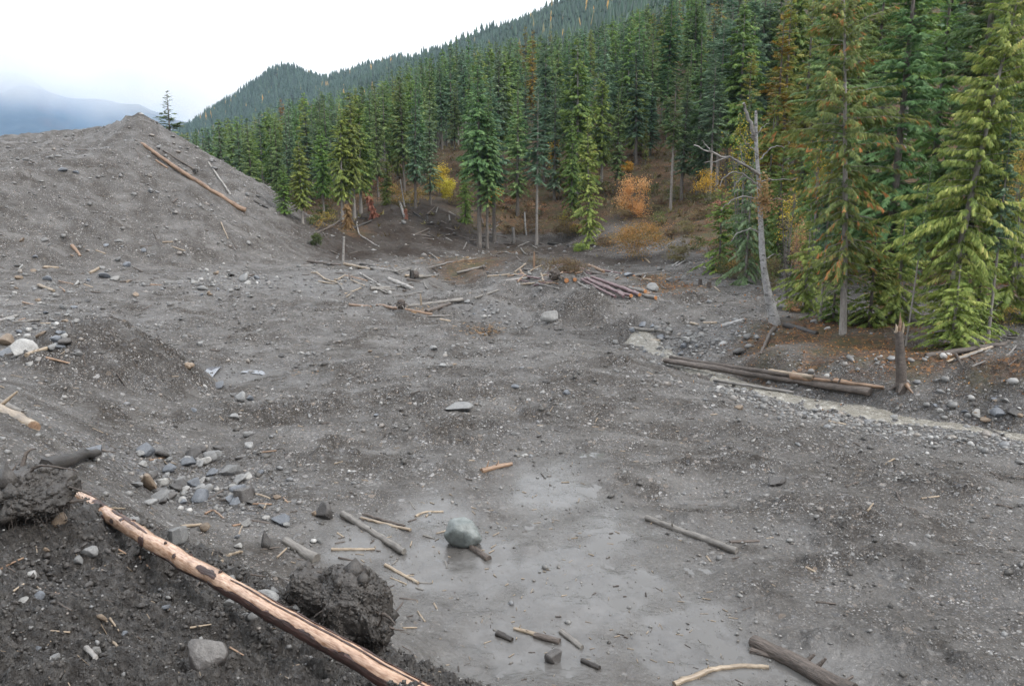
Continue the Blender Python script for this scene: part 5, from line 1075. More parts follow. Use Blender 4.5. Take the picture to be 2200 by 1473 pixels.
LOGS = [
 (((-40,868),(74,922)), (34,28), 'tan', 'thick barkless log poking in from the left edge above the soil bank', dict(end=M['orange'], stubs=1)),
 (((-30,852),(46,888)), (15,13), 'mudwood', 'thinner grey log lying just above the thick log at the left edge', {}),
 (((735,1108),(868,1190)), (14,15), 'mudwood', 'muddy grey log left of the big boulder in the wet mud', dict(stubs=1)),
 (((775,1113),(882,1140)), (6,7), 'tan', 'straight tan stick above the muddy grey log', {}),
 (((779,1104),(870,1130)), (6,5), 'bark', 'dark stick lying along the straight tan stick', {}),
 (((712,1180),(806,1181)), (7,6), 'tan', 'level tan stick pointing from the root clump', {}),
 (((828,1215),(900,1253)), (8,7), 'tan', 'short tan stick right of the root clump', {}),
 (((893,1110),(905,1100),(952,1099)), (6,5), 'tan', 'hooked tan stick above left of the big boulder', {}),
 (((612,1162),(640,1180),(680,1206)), (18,26), 'mudwood', 'mud-plastered log half sunk behind the peeled log', {}),
 (((1012,1178),(1050,1203)), (14,17), 'bark', 'chunk of bark wedged under the big boulder', {}),
 (((1390,1116),(1582,1188)), (13,15), 'mudwood', 'grey log lying alone on the gravel right of the mud', dict(stubs=2)),
 (((1568,1166),(1630,1163)), (8,6), 'bark', 'short broken stick beyond the end of the lone grey log', {}),
 (((1616,1380),(1700,1425),(1830,1496)), (30,46), 'bark', 'thick bark-covered log at the bottom right edge', dict(stubs=2)),
 (((1612,1398),(1660,1412)), (14,12), 'bark', 'broken branch lying against the tip of the thick bark-covered log', {}),
 (((1800,1470),(1832,1452)), (7,5), 'bark', 'thin branch sticking out beside the thick bark-covered log', {}),
 (((1448,1470),(1490,1455),(1530,1438),(1590,1432),(1650,1434)), (14,11), 'tan', 'curved peeled branch in the mud at the bottom edge', dict(stubs=1)),
 (((1205,1357),(1250,1392)), (12,13), 'mudwood', 'short muddy stick right of the driftwood scraps', {}),
 (((1068,1362),(1100,1376)), (17,12), 'darkwood', 'dark chunk of rotten wood at the left of the driftwood scraps', {}),
 (((1104,1350),(1125,1357),(1158,1366)), (8,12), 'tan', 'twisted tan driftwood scrap in the mud pool', dict(stubs=2)),
 (((1148,1366),(1202,1380)), (14,15), 'bark', 'brown driftwood scrap at the right of the twisted tan one', {}),
 (((1250,1420),(1288,1437)), (13,13), 'darkwood', 'dark stub of wood low in the mud pool', {}),
 (((1035,1013),(1100,996)), (12,9), 'orange', 'splintered tan stub at the top of the mud pool', dict(stubs=3)),
 (((440,1105),(460,1096),(482,1113)), (5,4), 'orange', 'small arched root behind the peeled log', {}),
 (((478,1207),(518,1185)), (8,6), 'tan', 'short pale stick leaning on stones behind the peeled log', {}),
 (((390,1131),(432,1128)), (8,7), 'tan', 'short sawn stick on the rubble behind the peeled log', {}),
 (((210,1355),(262,1395)), (7,5), 'tan', 'tan stick on the dark soil at bottom left', {}),
 (((185,1392),(206,1418)), (12,10), 'palebark', 'pale splinter of wood on the dark soil at bottom left', {}),
 (((1990,767),(2160,740)), (15,11), 'bark', 'dark fallen trunk below the right-hand trees', {}),
 (((2034,778),(2152,740)), (6,8), 'tan', 'pale pole leaning across the dark fallen trunk', {}),
 (((2050,778),(2110,757)), (6,5), 'mudwood', 'grey pole under the pale pole at the right bank', {}),
 (((2118,722),(2230,735)), (6,6), 'greybark', 'grey stick lying high under the right-hand trees', {}),
 (((1428,782),(1868,856)), (12,18), 'bark', 'long dark trunk bridging the stream', dict(raise_=(.05,.15), stubs=3, rough=.09, seg=30)),
 (((1440,777),(1790,834)), (8,12), 'bark', 'second trunk lying along the upper side of the long dark trunk', dict(raise_=(.12,.22), rough=.08, seg=26)),
 (((1700,818),(1898,840)), (20,7), 'orange', 'split orange trunk end at the right of the stream logs', dict(raise_=(.2,.15), rough=.14)),
 (((1650,816),(1745,834)), (9,11), 'tan', 'barkless broken limb on top of the stream logs', dict(raise_=(.35,.3))),
 (((1532,824),(1705,844)), (6,7), 'greybark', 'thin grey pole below the long dark trunk at the stream', dict(raise_=(.12,.1))),
 (((1686,700),(1754,718)), (16,11), 'darkwood', 'dark rotten log beside the foot of the white snag', {}),
 (((1664,706),(1650,735),(1634,762)), (11,5), 'bark', 'torn root running down from the foot of the white snag', {}),
 (((1664,660),(1718,667)), (8,7), 'birch', 'white birch log behind the foot of the white snag', {}),
 (((1551,702),(1600,692)), (9,8), 'birch', 'white birch log lying on the terrace above the stream', dict(end=M['cut'])),
 (((1512,694),(1540,694)), (6,6), 'tan', 'small tan log on the terrace left of the white birch log', {}),
 (((1484,694),(1500,699)), (6,5), 'tan', 'short split log left of the small tan log on the terrace', {}),
 (((1350,700),(1400,708),(1440,719)), (8,9), 'mudwood', 'brown log above the head of the stream gravel', dict(stubs=1)),
 (((1385,730),(1420,732)), (5,5), 'tan', 'thin tan stick on the stream gravel', {}),
 (((1444,573),(1468,556)), (3.5,3), 'birch', 'upper of two white poles lying on the slope by the path', {}),
 (((1450,574),(1471,561)), (3.5,3), 'birch', 'lower of two white poles lying on the slope by the path', {}),
 (((1525,556),(1544,548)), (3.5,3), 'palebark', 'single pale pole across the bend of the dirt path', {}),
 (((1180,523),(1240,532)), (6,5), 'darkwood', 'dark log on the slope under the solitary spruce', {}),
 (((1265,573),(1296,587)), (7,7), 'orange', 'fresh orange peeled log behind the purple poles', {}),
 (((1252,584),(1303,592)), (8,8), 'bark', 'dark bark log below the fresh orange peeled log', {}),
 (((1290,580),(1335,588)), (4,3.5), 'purple', 'thin reddish pole right of the fresh orange peeled log', {}),
 (((1361,593),(1388,590)), (7,7), 'greybark', 'grey log stub beside the flat slab on the terrace', dict(end=M['cut'])),
 (((1380,600),(1398,603)), (6,6), 'tan', 'short tan log above the grey terrace boulder', {}),
 (((1505,616),(1526,611)), (5,5), 'orange', 'peeled orange stick between the two stumps', {}),
 # the stack of purplish poles
 (((1241,605),(1302,640)), (5.5,5), 'mudwood', 'outermost grey pole at the left of the purple pole stack', {}),
 (((1249,604),(1322,643)), (5,6), 'purple', 'second pole from the left in the purple pole stack', {}),
 (((1255,604),(1340,644)), (5,6), 'purple', 'third pole from the left in the purple pole stack', dict(raise_=(.06,.06))),
 (((1260,603),(1356,644)), (5,8), 'purple', 'middle pole of the purple stack with an orange sawn end', dict(end=M['cut'], raise_=(.1,.1))),
 (((1270,604),(1374,641)), (6,9), 'purple', 'thick upper pole of the purple stack with an orange sawn end', dict(end=M['cut'], raise_=(.18,.12))),
 (((1328,626),(1408,644)), (6,9), 'mudwood', 'grey pole with the rightmost orange sawn end of the stack', dict(end=M['cut'])),
 (((1326,619),(1360,626)), (8,9), 'bark', 'short dark log with orange end behind the purple stack', dict(end=M['cut'], raise_=(.1,.1))),
 (((1352,626),(1386,634)), (7,8), 'mudwood', 'grey log with orange end behind the purple stack', dict(end=M['cut'], raise_=(.1,.1))),
 (((1370,634),(1396,632)), (5,5), 'orange', 'orange splinter of wood at the right end of the purple stack', {}),
 # debris in the middle of the flat
 (((751,655),(797,660)), (6,5), 'orange', 'short orange pole left of the long orange pole on the flat', {}),
 (((811,656),(870,666),(928,677)), (6,7), 'orange', 'long orange pole lying below the jam of grey logs', {}),
 (((875,661),(994,646)), (9,9), 'mudwood', 'long grey trunk with a root plate in the middle of the flat', dict(end=M['tan'])),
 (((916,672),(966,655)), (10,9), 'bark', 'dark trunk propped under the long grey trunk', {}),
 (((919,682),(966,679)), (5,4), 'greybark', 'thin grey pole below the dark propped trunk', {}),
 (((945,686),(968,691)), (5,5), 'tan', 'short tan pole at the edge of the wet channel', {}),
 (((835,599),(888,624)), (9,9), 'palebark', 'stout pale log pointing down at the channel', {}),
 (((774,588),(822,617)), (5,3), 'palebark', 'slim pale pole left of the stout pale log', {}),
 (((669,587),(700,597),(736,612)), (4.5,3), 'tan', 'thin tan pole at the foot of the gravel pile', {}),
 (((745,593),(788,604)), (5,4), 'orange', 'reddish pole among the debris poles on the flat', {}),
 (((745,597),(778,606)), (4,4), 'greybark', 'grey pole just below the reddish pole', {}),
 (((740,568),(797,578)), (8,5), 'tan', 'tan pole lying right of the upright stake', {}),
 (((797,578),(856,589)), (5,5), 'palebark', 'pale pole continuing right of the tan pole', {}),
 (((662,563),(731,572)), (7,7), 'bark', 'dark log with pale tip at the toe of the gravel pile', {}),
 (((640,573),(693,569)), (5,4), 'greybark', 'grey pole behind the dark log at the toe of the pile', {}),
 (((774,568),(810,578)), (6,6), 'darkwood', 'black rotten log behind the tan pole', {}),
 (((870,594),(910,596)), (7,5), 'tan', 'upper tan log of the small jam at the channel head', {}),
 (((874,601),(905,607)), (7,6), 'bark', 'brown log at the bottom of the small jam at the channel head', {}),
 (((900,602),(939,598)), (6,5), 'mudwood', 'grey log at the right of the small jam at the channel head', {}),
 (((938,598),(983,600)), (2.5,2), 'greybark', 'thin rod reaching right from the small jam', {}),
 (((889,584),(960,567),(1032,554)), (4.5,3), 'greybark', 'long slender trunk with orange needles behind the channel', {}),
 (((845,585),(883,575)), (4,3), 'greybark', 'slender pole left of the long slender trunk', {}),
 (((982,592),(1041,577)), (5,6), 'mudwood', 'muddy trunk with a small root plate behind the channel', {}),
 (((1047,596),(1110,592)), (5,5), 'tan', 'upper tan pole left of the brown brush heap', {}),
 (((1086,603),(1142,597)), (5,5), 'palebark', 'lower pale pole left of the brown brush heap', {}),
 (((1019,651),(1071,635)), (5,4), 'mudwood', 'grey pole lying up the bank of the channel', {}),
 (((796,624),(837,621)), (9,7), 'mudwood', 'half-buried grey log left of the channel', {}),
 (((921,541),(946,564)), (3,3), 'greybark', 'thin leaning pole on the lower eroded slope', {}),
 (((767,478),(775,505),(815,533)), (3,2.5), 'palebark', 'curved thin stem lying on the eroded slope', {}),
 (((752,494),(799,477)), (5,5), 'darkwood', 'dark trunk across the top left of the eroded slope', {}),
 (((679,500),(740,463)), (4,4), 'bark', 'leaning dark trunk under the clump of cedars', {}),
 (((856,433),(869,471)), (5,6), 'palebark', 'leaning pale stub at the top of the eroded slope', {}),
 (((1150,612),(1200,622)), (3,3), 'greybark', 'thin pole on the channel bank below the brush heap', {}),
 # on the gravel pile
 (((303,309),(410,380),(528,457)), (7,11), 'orange', 'long orange log sliding down the gravel pile', {}),
 (((447,349),(496,418)), (4,5), 'palebark', 'pale thin log near the skyline flank of the gravel pile', {}),
 (((350,328),(418,368)), (4,5), 'bark', 'dark thin log with roots high on the gravel pile', {}),
 (((475,481),(490,515)), (3,2), 'tan', 'bent thin stick on the gravel pile flank', {}),
 (((545,434),(576,450)), (5,5), 'darkwood', 'short dark log at the right flank of the gravel pile', {}),
 (((335,345),(360,362)), (4,4), 'orange', 'brown stick left below the long orange log on the pile', {}),
 (((155,530),(172,550)), (8,5), 'orange', 'torn orange splinter of wood on the left gravel slope', {}),
 (((193,588),(216,574)), (7,6), 'tan', 'tan split stick on the lower left gravel slope', {}),
 (((84,615),(116,628)), (7,6), 'tan', 'tan broken stick left on the lower gravel slope', {}),
 (((95,573),(126,576)), (5,5), 'tan', 'small orange-tan stick on the left gravel slope', {}),
 (((56,764),(108,750)), (9,8), 'tan', 'splintered tan wood beside the big pale rock at left', dict(stubs=2)),
 (((98,770),(150,784)), (6,4), 'orange', 'thin orange stick below the big pale rock at left', {}),
 (((0,692),(40,680)), (6,6), 'palebark', 'pale stick at the left edge above the big pale rock', {}),
 (((30,695),(85,690)), (5,5), 'mudwood', 'grey stick lying among the rubble at left', {}),
]
for pts, d, mt, lab, kw in LOGS:
    nm = 'stick' if (max(d) if isinstance(d, tuple) else d) <= 8 and 'log' not in lab.split() and 'trunk' not in lab else 'log'
    if 'pole' in lab: nm = 'pole'
    log(list(pts), d, M[mt], lab, nm, 'log' if nm == 'log' else nm, **kw)
print('logs', round(time.time() - T0, 1))

# scattered broken branches that nothing tells apart
STCOL = {'bark': 'dark brown', 'darkwood': 'blackish', 'greybark': 'grey', 'tan': 'pale tan', 'orange': 'orange', 'mudwood': 'muddy grey', 'palebark': 'whitish', 'purple': 'reddish'}
def many_sticks(x0, y0, x1, y1, n, len_px, d, mats, label, group, seed):
    g = np.random.default_rng(seed)
    for i in range(n):
        px, py = g.uniform(x0, x1), g.uniform(y0, y1); a = g.normal(0, .7) if g.random() < .75 else g.uniform(-1.5, 1.5); l = g.uniform(*len_px) / 2
        log([(px - math.cos(a) * l, py - math.sin(a) * l * .55), (px + math.cos(a) * l, py + math.sin(a) * l * .55)], (g.uniform(*d), g.uniform(*d) * .8), M[mats[i % len(mats)]], STCOL[mats[i % len(mats)]] + ' ' + label, 'branch', 'branch', n=6, group=STCOL[mats[i % len(mats)]] + ' ' + group, seed=seed * 100 + i)
many_sticks(880, 440, 1080, 530, 34, (14, 40), (2.5, 4.5), ('bark','darkwood','greybark','bark'), 'broken branch strewn on the eroded slope', 'branches on the eroded slope', 41)
many_sticks(1080, 515, 1180, 560, 10, (14, 34), (2.5, 4), ('greybark','bark'), 'broken branch below the solitary spruce', 'branches below the solitary spruce', 42)
many_sticks(700, 580, 960, 650, 26, (14, 40), (2.5, 5), ('mudwood','tan','greybark','bark'), 'broken branch among the debris on the flat', 'branches among the debris', 43)
many_sticks(700, 1080, 960, 1350, 22, (16, 46), (3, 5), ('tan','bark','mudwood'), 'small stick lying on the wet mud', 'sticks on the wet mud', 44)
many_sticks(1100, 572, 1265, 610, 30, (18, 52), (3, 5.5), ('tan','purple','greybark','orange'), 'loose pole around the brown brush heap', 'poles around the brush heap', 45)
many_sticks(40, 520, 420, 700, 14, (14, 34), (2.5, 5), ('tan','orange','bark'), 'small stick on the left gravel slope', 'sticks on the gravel slope', 46)
many_sticks(220, 960, 620, 1200, 18, (16, 46), (3, 6), ('tan','orange','bark'), 'small stick among the rubble behind the peeled log', 'sticks among the rubble', 47)
many_sticks(20, 1180, 560, 1440, 18, (16, 60), (3, 6), ('tan','bark','orange'), 'small stick on the dark soil bank', 'sticks on the soil bank', 48)
many_sticks(1280, 560, 1560, 625, 16, (10, 28), (2.5, 4), ('palebark','bark','orange','tan'), 'short stick scattered on the far terrace', 'sticks on the far terrace', 49)
many_sticks(2010, 720, 2220, 790, 12, (20, 70), (3, 6), ('bark','greybark','bark'), 'fallen stick under the right-hand trees', 'sticks under the right-hand trees', 50)
many_sticks(1500, 900, 2180, 1300, 12, (18, 44), (4, 6), ('bark','tan'), 'small stick on the open gravel', 'sticks on the open gravel', 51)

# ------------------------------------------------------------------ standing wood
def upright(base, pts_up, dpx, mat, label, name, cat, rough=.05, n=12, nodes=14):
    p = hit(*base); P = [p - np.array([0, 0, .15])] + [p] + [at_y(a, b, p[1] + dy) for a, b, dy in pts_up]
    Q = spline(P, nodes); rr = np.interp(np.linspace(0, 1, nodes), np.linspace(0, 1, len(dpx)), np.array(dpx)) * px_size(p) / 2
    mb = MB(); tube(mb, Q - p, rr, n, 0, .5, rough=rough); o = tag(link(name, mb.mesh(name, [mat]), loc=p), label, cat)
    return o, Q, rr, p
# white leaning snag
snag, Q, rr, p0 = upright((1666,697), [(1655,655,0),(1643,600,.0),(1637,540,.1),(1634,480,.2),(1632,420,.3),(1628,360,.4),(1624,310,.5),(1624,238,.6)], [28,21,15.5,13.5,12.5,11.5,10,9,8,7,5.5], M['birch'], 'white leaning dead birch snag with bare crooked branches', 'dead_birch', 'dead tree', nodes=22, rough=.06)
def limb(parent, p0, pts, dpx, mat, name='branch'):
    y = p0[1]; P = spline([at_y(a, b, y + dy) for a, b, dy in pts], max(5, 3 * len(pts))); s = px_size(P[0])
    P = P + RNG.normal(0, .03, P.shape); mb = MB(); tube(mb, P - p0, np.linspace(dpx[0], dpx[1], len(P)) * s / 2, 6, 0, .5, rough=.06)
    return link(name, mb.mesh(name, [mat]), parent)
limb(snag, p0, [(1622,300,.5),(1612,262,.3),(1602,240,.2),(1597,222,.1)], (10,6), M['palebark'], 'broken_fork')
for pts, d in (([(1631,378,.3),(1600,352,-.4),(1570,338,-.9),(1535,330,-1.2),(1505,318,-1.4),(1492,310,-1.5)],(7,2)), ([(1570,338,-.9),(1540,345,-1),(1510,350,-1.2)],(3,1.2)), ([(1535,330,-1.2),(1520,318,-1.3),(1508,300,-1.3)],(2.5,1)),
               ([(1632,400,.3),(1600,375,0),(1575,368,-.3),(1555,380,-.4),(1545,400,-.5)],(5,1.5)), ([(1630,345,.4),(1650,325,.4),(1670,312,.5),(1685,318,.6)],(4,1.2)), ([(1633,430,.2),(1600,420,-.2),(1570,430,-.4),(1550,450,-.5)],(4,1.2)),
               ([(1633,450,.2),(1655,430,.3),(1675,425,.3),(1690,432,.3)],(4,1.2)), ([(1634,500,.2),(1610,490,0),(1585,500,-.2),(1570,520,-.3)],(3.5,1.2)), ([(1628,330,.4),(1610,315,.3),(1598,300,.2),(1590,280,.2)],(3,1)), ([(1625,290,.5),(1640,270,.5),(1652,265,.6)],(3,1)),
               ([(1632,390,.3),(1655,385,.6),(1690,388,.8),(1715,380,.9)],(4,1)), ([(1600,352,-.4),(1590,335,-.5),(1592,315,-.5)],(3,1)), ([(1640,560,.1),(1665,545,.2),(1680,548,.3)],(3,1)), ([(1600,375,0),(1582,392,-.1),(1572,412,-.2)],(2.5,1))):
    limb(snag, p0, pts, d, M['palebark'])
def leaf_cloud(parent, p0, cx, cy, sx, sy, n, mat, size_px, name='dead_leaves', seed=1, dy=0):
    g = np.random.default_rng(seed); c = at_y(cx, cy, p0[1] + dy) - p0; s = px_size(p0); q = g.normal(0, .5, (n, 3)) * np.array([sx * s, sx * s, sy * s]) + c
    d = g.normal(0, 1, (n, 3)); d /= np.linalg.norm(d, axis=1, keepdims=True); sd = np.cross(d, g.normal(0, 1, (n, 3))); sd /= np.linalg.norm(sd, axis=1, keepdims=True); l = size_px * s * g.uniform(.6, 1.3, (n, 1))
    V = np.stack([q - d * l * .5, q + sd * l * .35, q + d * l * .6, q - sd * l * .35], 1).reshape(-1, 3)
    return link(name, tri_mesh(name, V, np.arange(len(V)).reshape(-1, 4), {'tint': np.repeat(np.clip(g.normal(.5, .2, n), 0, 1), 4)}, [mat]), parent)
leaf_cloud(snag, p0, 1640, 420, 16, 44, 420, M['russet'], 6)
leaf_cloud(snag, p0, 1650, 440, 30, 20, 160, M['russet'], 5, seed=2)
# snapped stub
stub, Q, rr, p0 = upright((1938,838), [(1936,800,0),(1933,740,0),(1931,712,0)], [26,21,20,18,16.5,15], M['bark'], 'snapped-off dark tree stub standing alone on the right bank', 'tree_stub', 'tree stub', nodes=10, rough=.07)
for i, (dx, h, w) in enumerate(((-6,20,6),(2,36,7),(7,24,5),(-1,44,4),(-9,8,5),(5,14,6))):
    s = px_size(p0); b = Q[-1] - p0 + np.array([dx * s, -.02 + .04 * (i % 2), -.04]); mb = MB(); tube(mb, [b, b + np.array([.01 * i, 0, h * s * .6]), b + np.array([.02 * (i - 2), 0, h * s])], [w * s * .55, w * s * .4, .006], 5, 0, .5, rough=.1); link('splinter', mb.mesh('splinter', [M['orange'] if i % 2 else M['tan']], False), stub)
for i, a in enumerate((.2, 1.2, 2.9, 4.0, 5.2)):
    s = px_size(p0); d = np.array([math.cos(a), math.sin(a), 0]); mb = MB(); tube(mb, [d * .12 + (0, 0, .22), d * .26 + (0, 0, .08), d * .42 + (0, 0, -.05)], [.09, .06, .03], 6, 0, .5, rough=.08); link('root', mb.mesh('root', [M['orange'] if i in (0, 4) else M['bark']]), stub)
upright((737,567), [(738,540,0),(739,508,0)], [5.5,5,5], M['palebark'], 'upright pale stake at the toe of the eroded slope', 'stake', 'stake', nodes=6)
upright((936,446), [(925,425,0),(905,398,.3)], [4,3.5,3], M['palebark'], 'thin pale leaning stem at the top of the eroded slope', 'dead_tree', 'dead tree', nodes=6) if False else None
upright((870,446), [(866,425,0),(860,385,.3)], [3.5,3.2,2.5], M['palebark'], 'thin pale leaning stem at the top of the eroded slope', 'dead_tree', 'dead tree', nodes=6)
upright((1131,505), [(1128,480,0),(1127,455,.2)], [4,3.5,3], M['birch'], 'thin white birch stem left of the solitary spruce', 'white_birch_tree', 'tree', nodes=6)
upright((1104,520), [(1103,500,0),(1102,488,0)], [7,7,6], M['greybark'], 'grey snapped stump right of the three-trunk group', 'tree_stub', 'tree stub', nodes=6)
upright((1147,575), [(1147,560,0),(1148,540,0)], [5,5,3], M['orange'], 'reddish upright stake in the bundle of broken sticks', 'stake', 'stake', nodes=6)
upright((886,600), [(885,590,0),(884,580,0)], [9,8,6], M['darkwood'], 'upended dark root stub at the small log jam', 'tree_stub', 'tree stub', nodes=6, rough=.15)
upright((905,655), [(904,645,0),(903,631,0)], [4,4,3], M['tan'], 'short upright splinter behind the long grey trunk', 'stake', 'stake', nodes=6)
for px, py, lab in ((1504, 612, 'left weathered stump beside the dirt path'), (1523, 618, 'right weathered stump beside the dirt path')):
    upright((px, py), [(px, py - 6, 0), (px + 1, py - 13, 0)], [11,9,8], M['bark'], lab, 'tree_stump', 'tree stump', nodes=6, rough=.1)
# ------------------------------------------------------------------ root plates and clumps
def root_clump(base, w_px, h_px, label, name='root_clump', mat=None, nroots=12, seed=1, flat=.8, up=.42, hairs=0, body=1.0):
    g = np.random.default_rng(seed); p = hit(*base); s = px_size(p); W, Hh = w_px * s / 2, h_px * s / 2
    V, F = ICO[3] if hairs == 0 else ico(5); a, b2 = V[:, 0] * 1.6 + seed * 3, V[:, 1] * 1.6 + V[:, 2] * 1.3
    nz = .26 * fbm3(V, 1.1, 2, .5, seed * 3.0) + .07 * fbm3(V, 5.0, 3, .6, seed) + (.035 * fbm3(V, 17.0, 2, .6) if hairs else 0)
    if hairs: V = np.sign(V) * np.abs(V) ** .72; V[:, 0] -= .18 * V[:, 2]          # a blocky lump with a steep overhanging face
    B = V * (1 + nz)[:, None] * body * np.array([W, W * flat, Hh]); zc = Hh * (up * 2 - .05); B[:, 2] += zc; mb = MB(); mb.add(B, F)
    o = tag(link(name, mb.mesh(name, [mat or M['soilclod']], True), loc=p), label, 'root clump')
    for i in range(nroots):
        d = g.normal(0, 1, 3) * (1, .7, 1); d[2] = abs(d[2]) * .8 if i % 3 else -abs(d[2]) * .3; d /= np.linalg.norm(d); b = d * np.array([W, W * flat, Hh]) * .55 * body + (0, 0, zc); l = W * g.uniform(.45, 1.0)
        q = b + d * l * .5 + g.normal(0, .14 * W, 3); t = b + d * l + np.array([0, 0, -.25 * l]) + g.normal(0, .2 * W, 3); t[2] = max(t[2], .01)
        m2 = MB(); tube(m2, spline([b, q, t], 7), np.linspace(.075 * W + .003, .012 * W + .002, 7) * g.uniform(.5, 1.2), 5, 0, .5, rough=.1); link('root', m2.mesh('root', [M['bark'] if mat is None else M['mudwood'] if i % 2 else M['bark']]), o)
    if hairs:
        m2 = MB()
        idx = g.integers(0, len(V), hairs)
        for i in idx:
            b = B[i]; d = V[i]; t = b + d * W * g.uniform(.02, .13) + np.array([0, 0, -W * g.uniform(.03, .34)]) + g.normal(0, .05 * W, 3); tube(m2, [b, (b + t) / 2 + g.normal(0, .015, 3), t], [.0045, .003, .0015], 3, 0, .5, cap=False)
        m3 = MB(); kk = g.integers(0, len(V), 1500); ov, of = np.array([(1,0,0),(-1,0,0),(0,1,0),(0,-1,0),(0,0,1),(0,0,-1)], float), np.array([(0,2,4),(2,1,4),(1,3,4),(3,0,4),(2,0,5),(1,2,5),(3,1,5),(0,3,5)])
        for i in kk: m3.add(B[i] + ov * g.uniform(.6, 1.2, (6, 1)) * W * .02 * (1 + g.pareto(2.2)) + g.normal(0, .006, (6, 3)), of)
        tag(link('soil_crumb', m3.mesh('soil_crumb', [M['soilclod']], False), o), kind='stuff')
        tag(link('root_hair', m2.mesh('root_hair', [M['bark']]), o), kind='stuff')
    return o
root_clump((770,1372), 140, 165, 'big muddy root clump hanging over the edge of the mud pool', seed=3, nroots=18, hairs=320, flat=.9)
root_clump((690,1330), 130, 120, 'muddy soil shoulder behind the big root clump', 'soil_clump', seed=4, nroots=6, hairs=120)
root_clump((862,668), 34, 38, 'root plate of the long grey trunk in the middle of the flat', 'root_plate', M['bark'], seed=5, nroots=22, flat=.4, body=.6)
root_clump((1040,580), 16, 14, 'small root plate of the muddy trunk behind the channel', 'root_plate', M['bark'], seed=6, nroots=12, flat=.5, body=.6)
root_clump((421,374), 20, 20, 'tangle of dark roots high on the gravel pile', 'root_plate', M['darkwood'], seed=7, nroots=22, body=.5)
root_clump((1192,606), 44, 44, 'dark root plate at the front of the brown brush heap', 'root_plate', M['bark'], seed=8, nroots=26, flat=.5, body=.55)
root_clump((893,600), 24, 26, 'root plate at the small log jam by the channel head', 'root_plate', M['bark'], seed=9, nroots=14, flat=.5, body=.6)
root_clump((405,788), 22, 16, 'rust-brown mossy clump beside the bluish puddle', 'moss_clump', M['s_brown'], seed=10, nroots=0, up=.3)
root_clump((25,1082), 215, 96, 'black overhanging clod of soil above the top of the peeled log', 'soil_clump', seed=11, nroots=12, hairs=220, up=.3)
log([(100,1018),(150,1012),(212,1000)], (34,14), M['darkwood'], 'charred dark wood slab above the top of the peeled log', 'log', 'log', raise_=(.12,.2), rough=.1)
log([(72,1018),(105,1028),(138,1040)], (5,7), M['tan'], 'thin frayed stick beside the top of the peeled log', 'stick', 'stick', raise_=(.1,.12))
for (px, py, d, lab) in ((1217,604,11,'round orange sawn log end facing out of the brush heap'),(1235,601,9,'smaller orange sawn log end in the brush heap')):
    p = hit(px, py + 4); s = px_size(p); mb = MB(); r = d * s / 2; tube(mb, [(0, 1.6, r * 1.2), (0, 0, r * 1.1)], [r, r], 10, 0, .5)
    o = tag(link('sawn_log', mb.mesh('sawn_log', [M['bark']]), loc=p), lab, 'log'); m2 = MB(); tube(m2, [(0, .02, r * 1.1), (0, -.02, r * 1.1)], [r * .93] * 2, 10, 0, .5); link('cut_face', m2.mesh('cut_face', [M['cut']], False), o)
print('wood', round(time.time() - T0, 1))

# ------------------------------------------------------------------ rocks
_rk = {}
def rock_mesh(i, mat, sub=2):
    k = (i, mat, sub)
    if k not in _rk:
        V, F = rock_shape(900 + i, sub, 9 + i % 5, rounded=.0 if i % 3 else .25, noise=.03); _rk[k] = tri_mesh('rock', V, F, None, [M[mat]], smooth=False)
    return _rk[k]
def rock(px, py, w, h, mat, label, name='rock', cat='rock', group=None, deep=1.0, shape=None, rot=None, tilt=0.15, sub=2, bury=.16, g=RNG):
    p = hit(px, py); s = px_size(p); i = int(g.integers(0, 12)) if shape is None else shape
    o = link(name, rock_mesh(i, mat, sub), loc=(p[0], p[1] + w * s * .35 * deep, p[2] + h * s * (.5 - bury)))
    o.scale = (w * s / 2 * 1.08, w * s / 2 * deep, h * s / 2 * 1.1); o.rotation_euler = (g.normal(0, tilt), g.normal(0, tilt), g.uniform(-.6, .6) if rot is None else rot)
    return tag(o, label, cat, group)
def boulder(px, py, w, h, mat, label, seed=1, deep=.85, rot=0.0, bury=.06):
    p = hit(px, py); s = px_size(p); V, F = rock_shape(seed, 3, 9, rounded=.15, noise=0); V, F = V.copy(), F
    V *= (1 + .05 * fbm(V[:, 0] * 2 + seed, V[:, 1] * 2 + V[:, 2] * 1.6, 4, gain=.6))[:, None]
    for _ in range(1):
        acc = np.zeros_like(V); n = np.zeros(len(V))
        for i, j in ((0, 1), (1, 2), (2, 0)):
            np.add.at(acc, F[:, i], V[F[:, j]]); np.add.at(n, F[:, i], 1)
        V = .6 * V + .4 * acc / n[:, None]
    V = V * (w * s / 2 * 1.1, w * s / 2 * deep, h * s / 2 * 1.12)
    c, si = math.cos(rot), math.sin(rot); V = np.stack([V[:, 0] * c - V[:, 2] * si, V[:, 1], V[:, 0] * si + V[:, 2] * c], 1)
    o = link('boulder', tri_mesh('boulder', V, F, None, [M[mat]], smooth=True), loc=(p[0], p[1] + w * s * .3, p[2] + h * s * (.5 - bury))); return tag(o, label, 'boulder')
boulder(993, 1176, 84, 68, 's_green', 'big greenish-grey boulder standing in the mud pool', seed=14, rot=-.25)
boulder(1180, 695, 38, 26, 's_pale', 'white streaky boulder right of the wet channel', seed=15, rot=.2)
boulder(1404, 626, 27, 19, 's_grey', 'grey boulder alone on the far terrace', seed=16)
boulder(430, 1440, 90, 80, 's_dark', 'dark mud-caked boulder at the bottom left', seed=17, bury=.3)
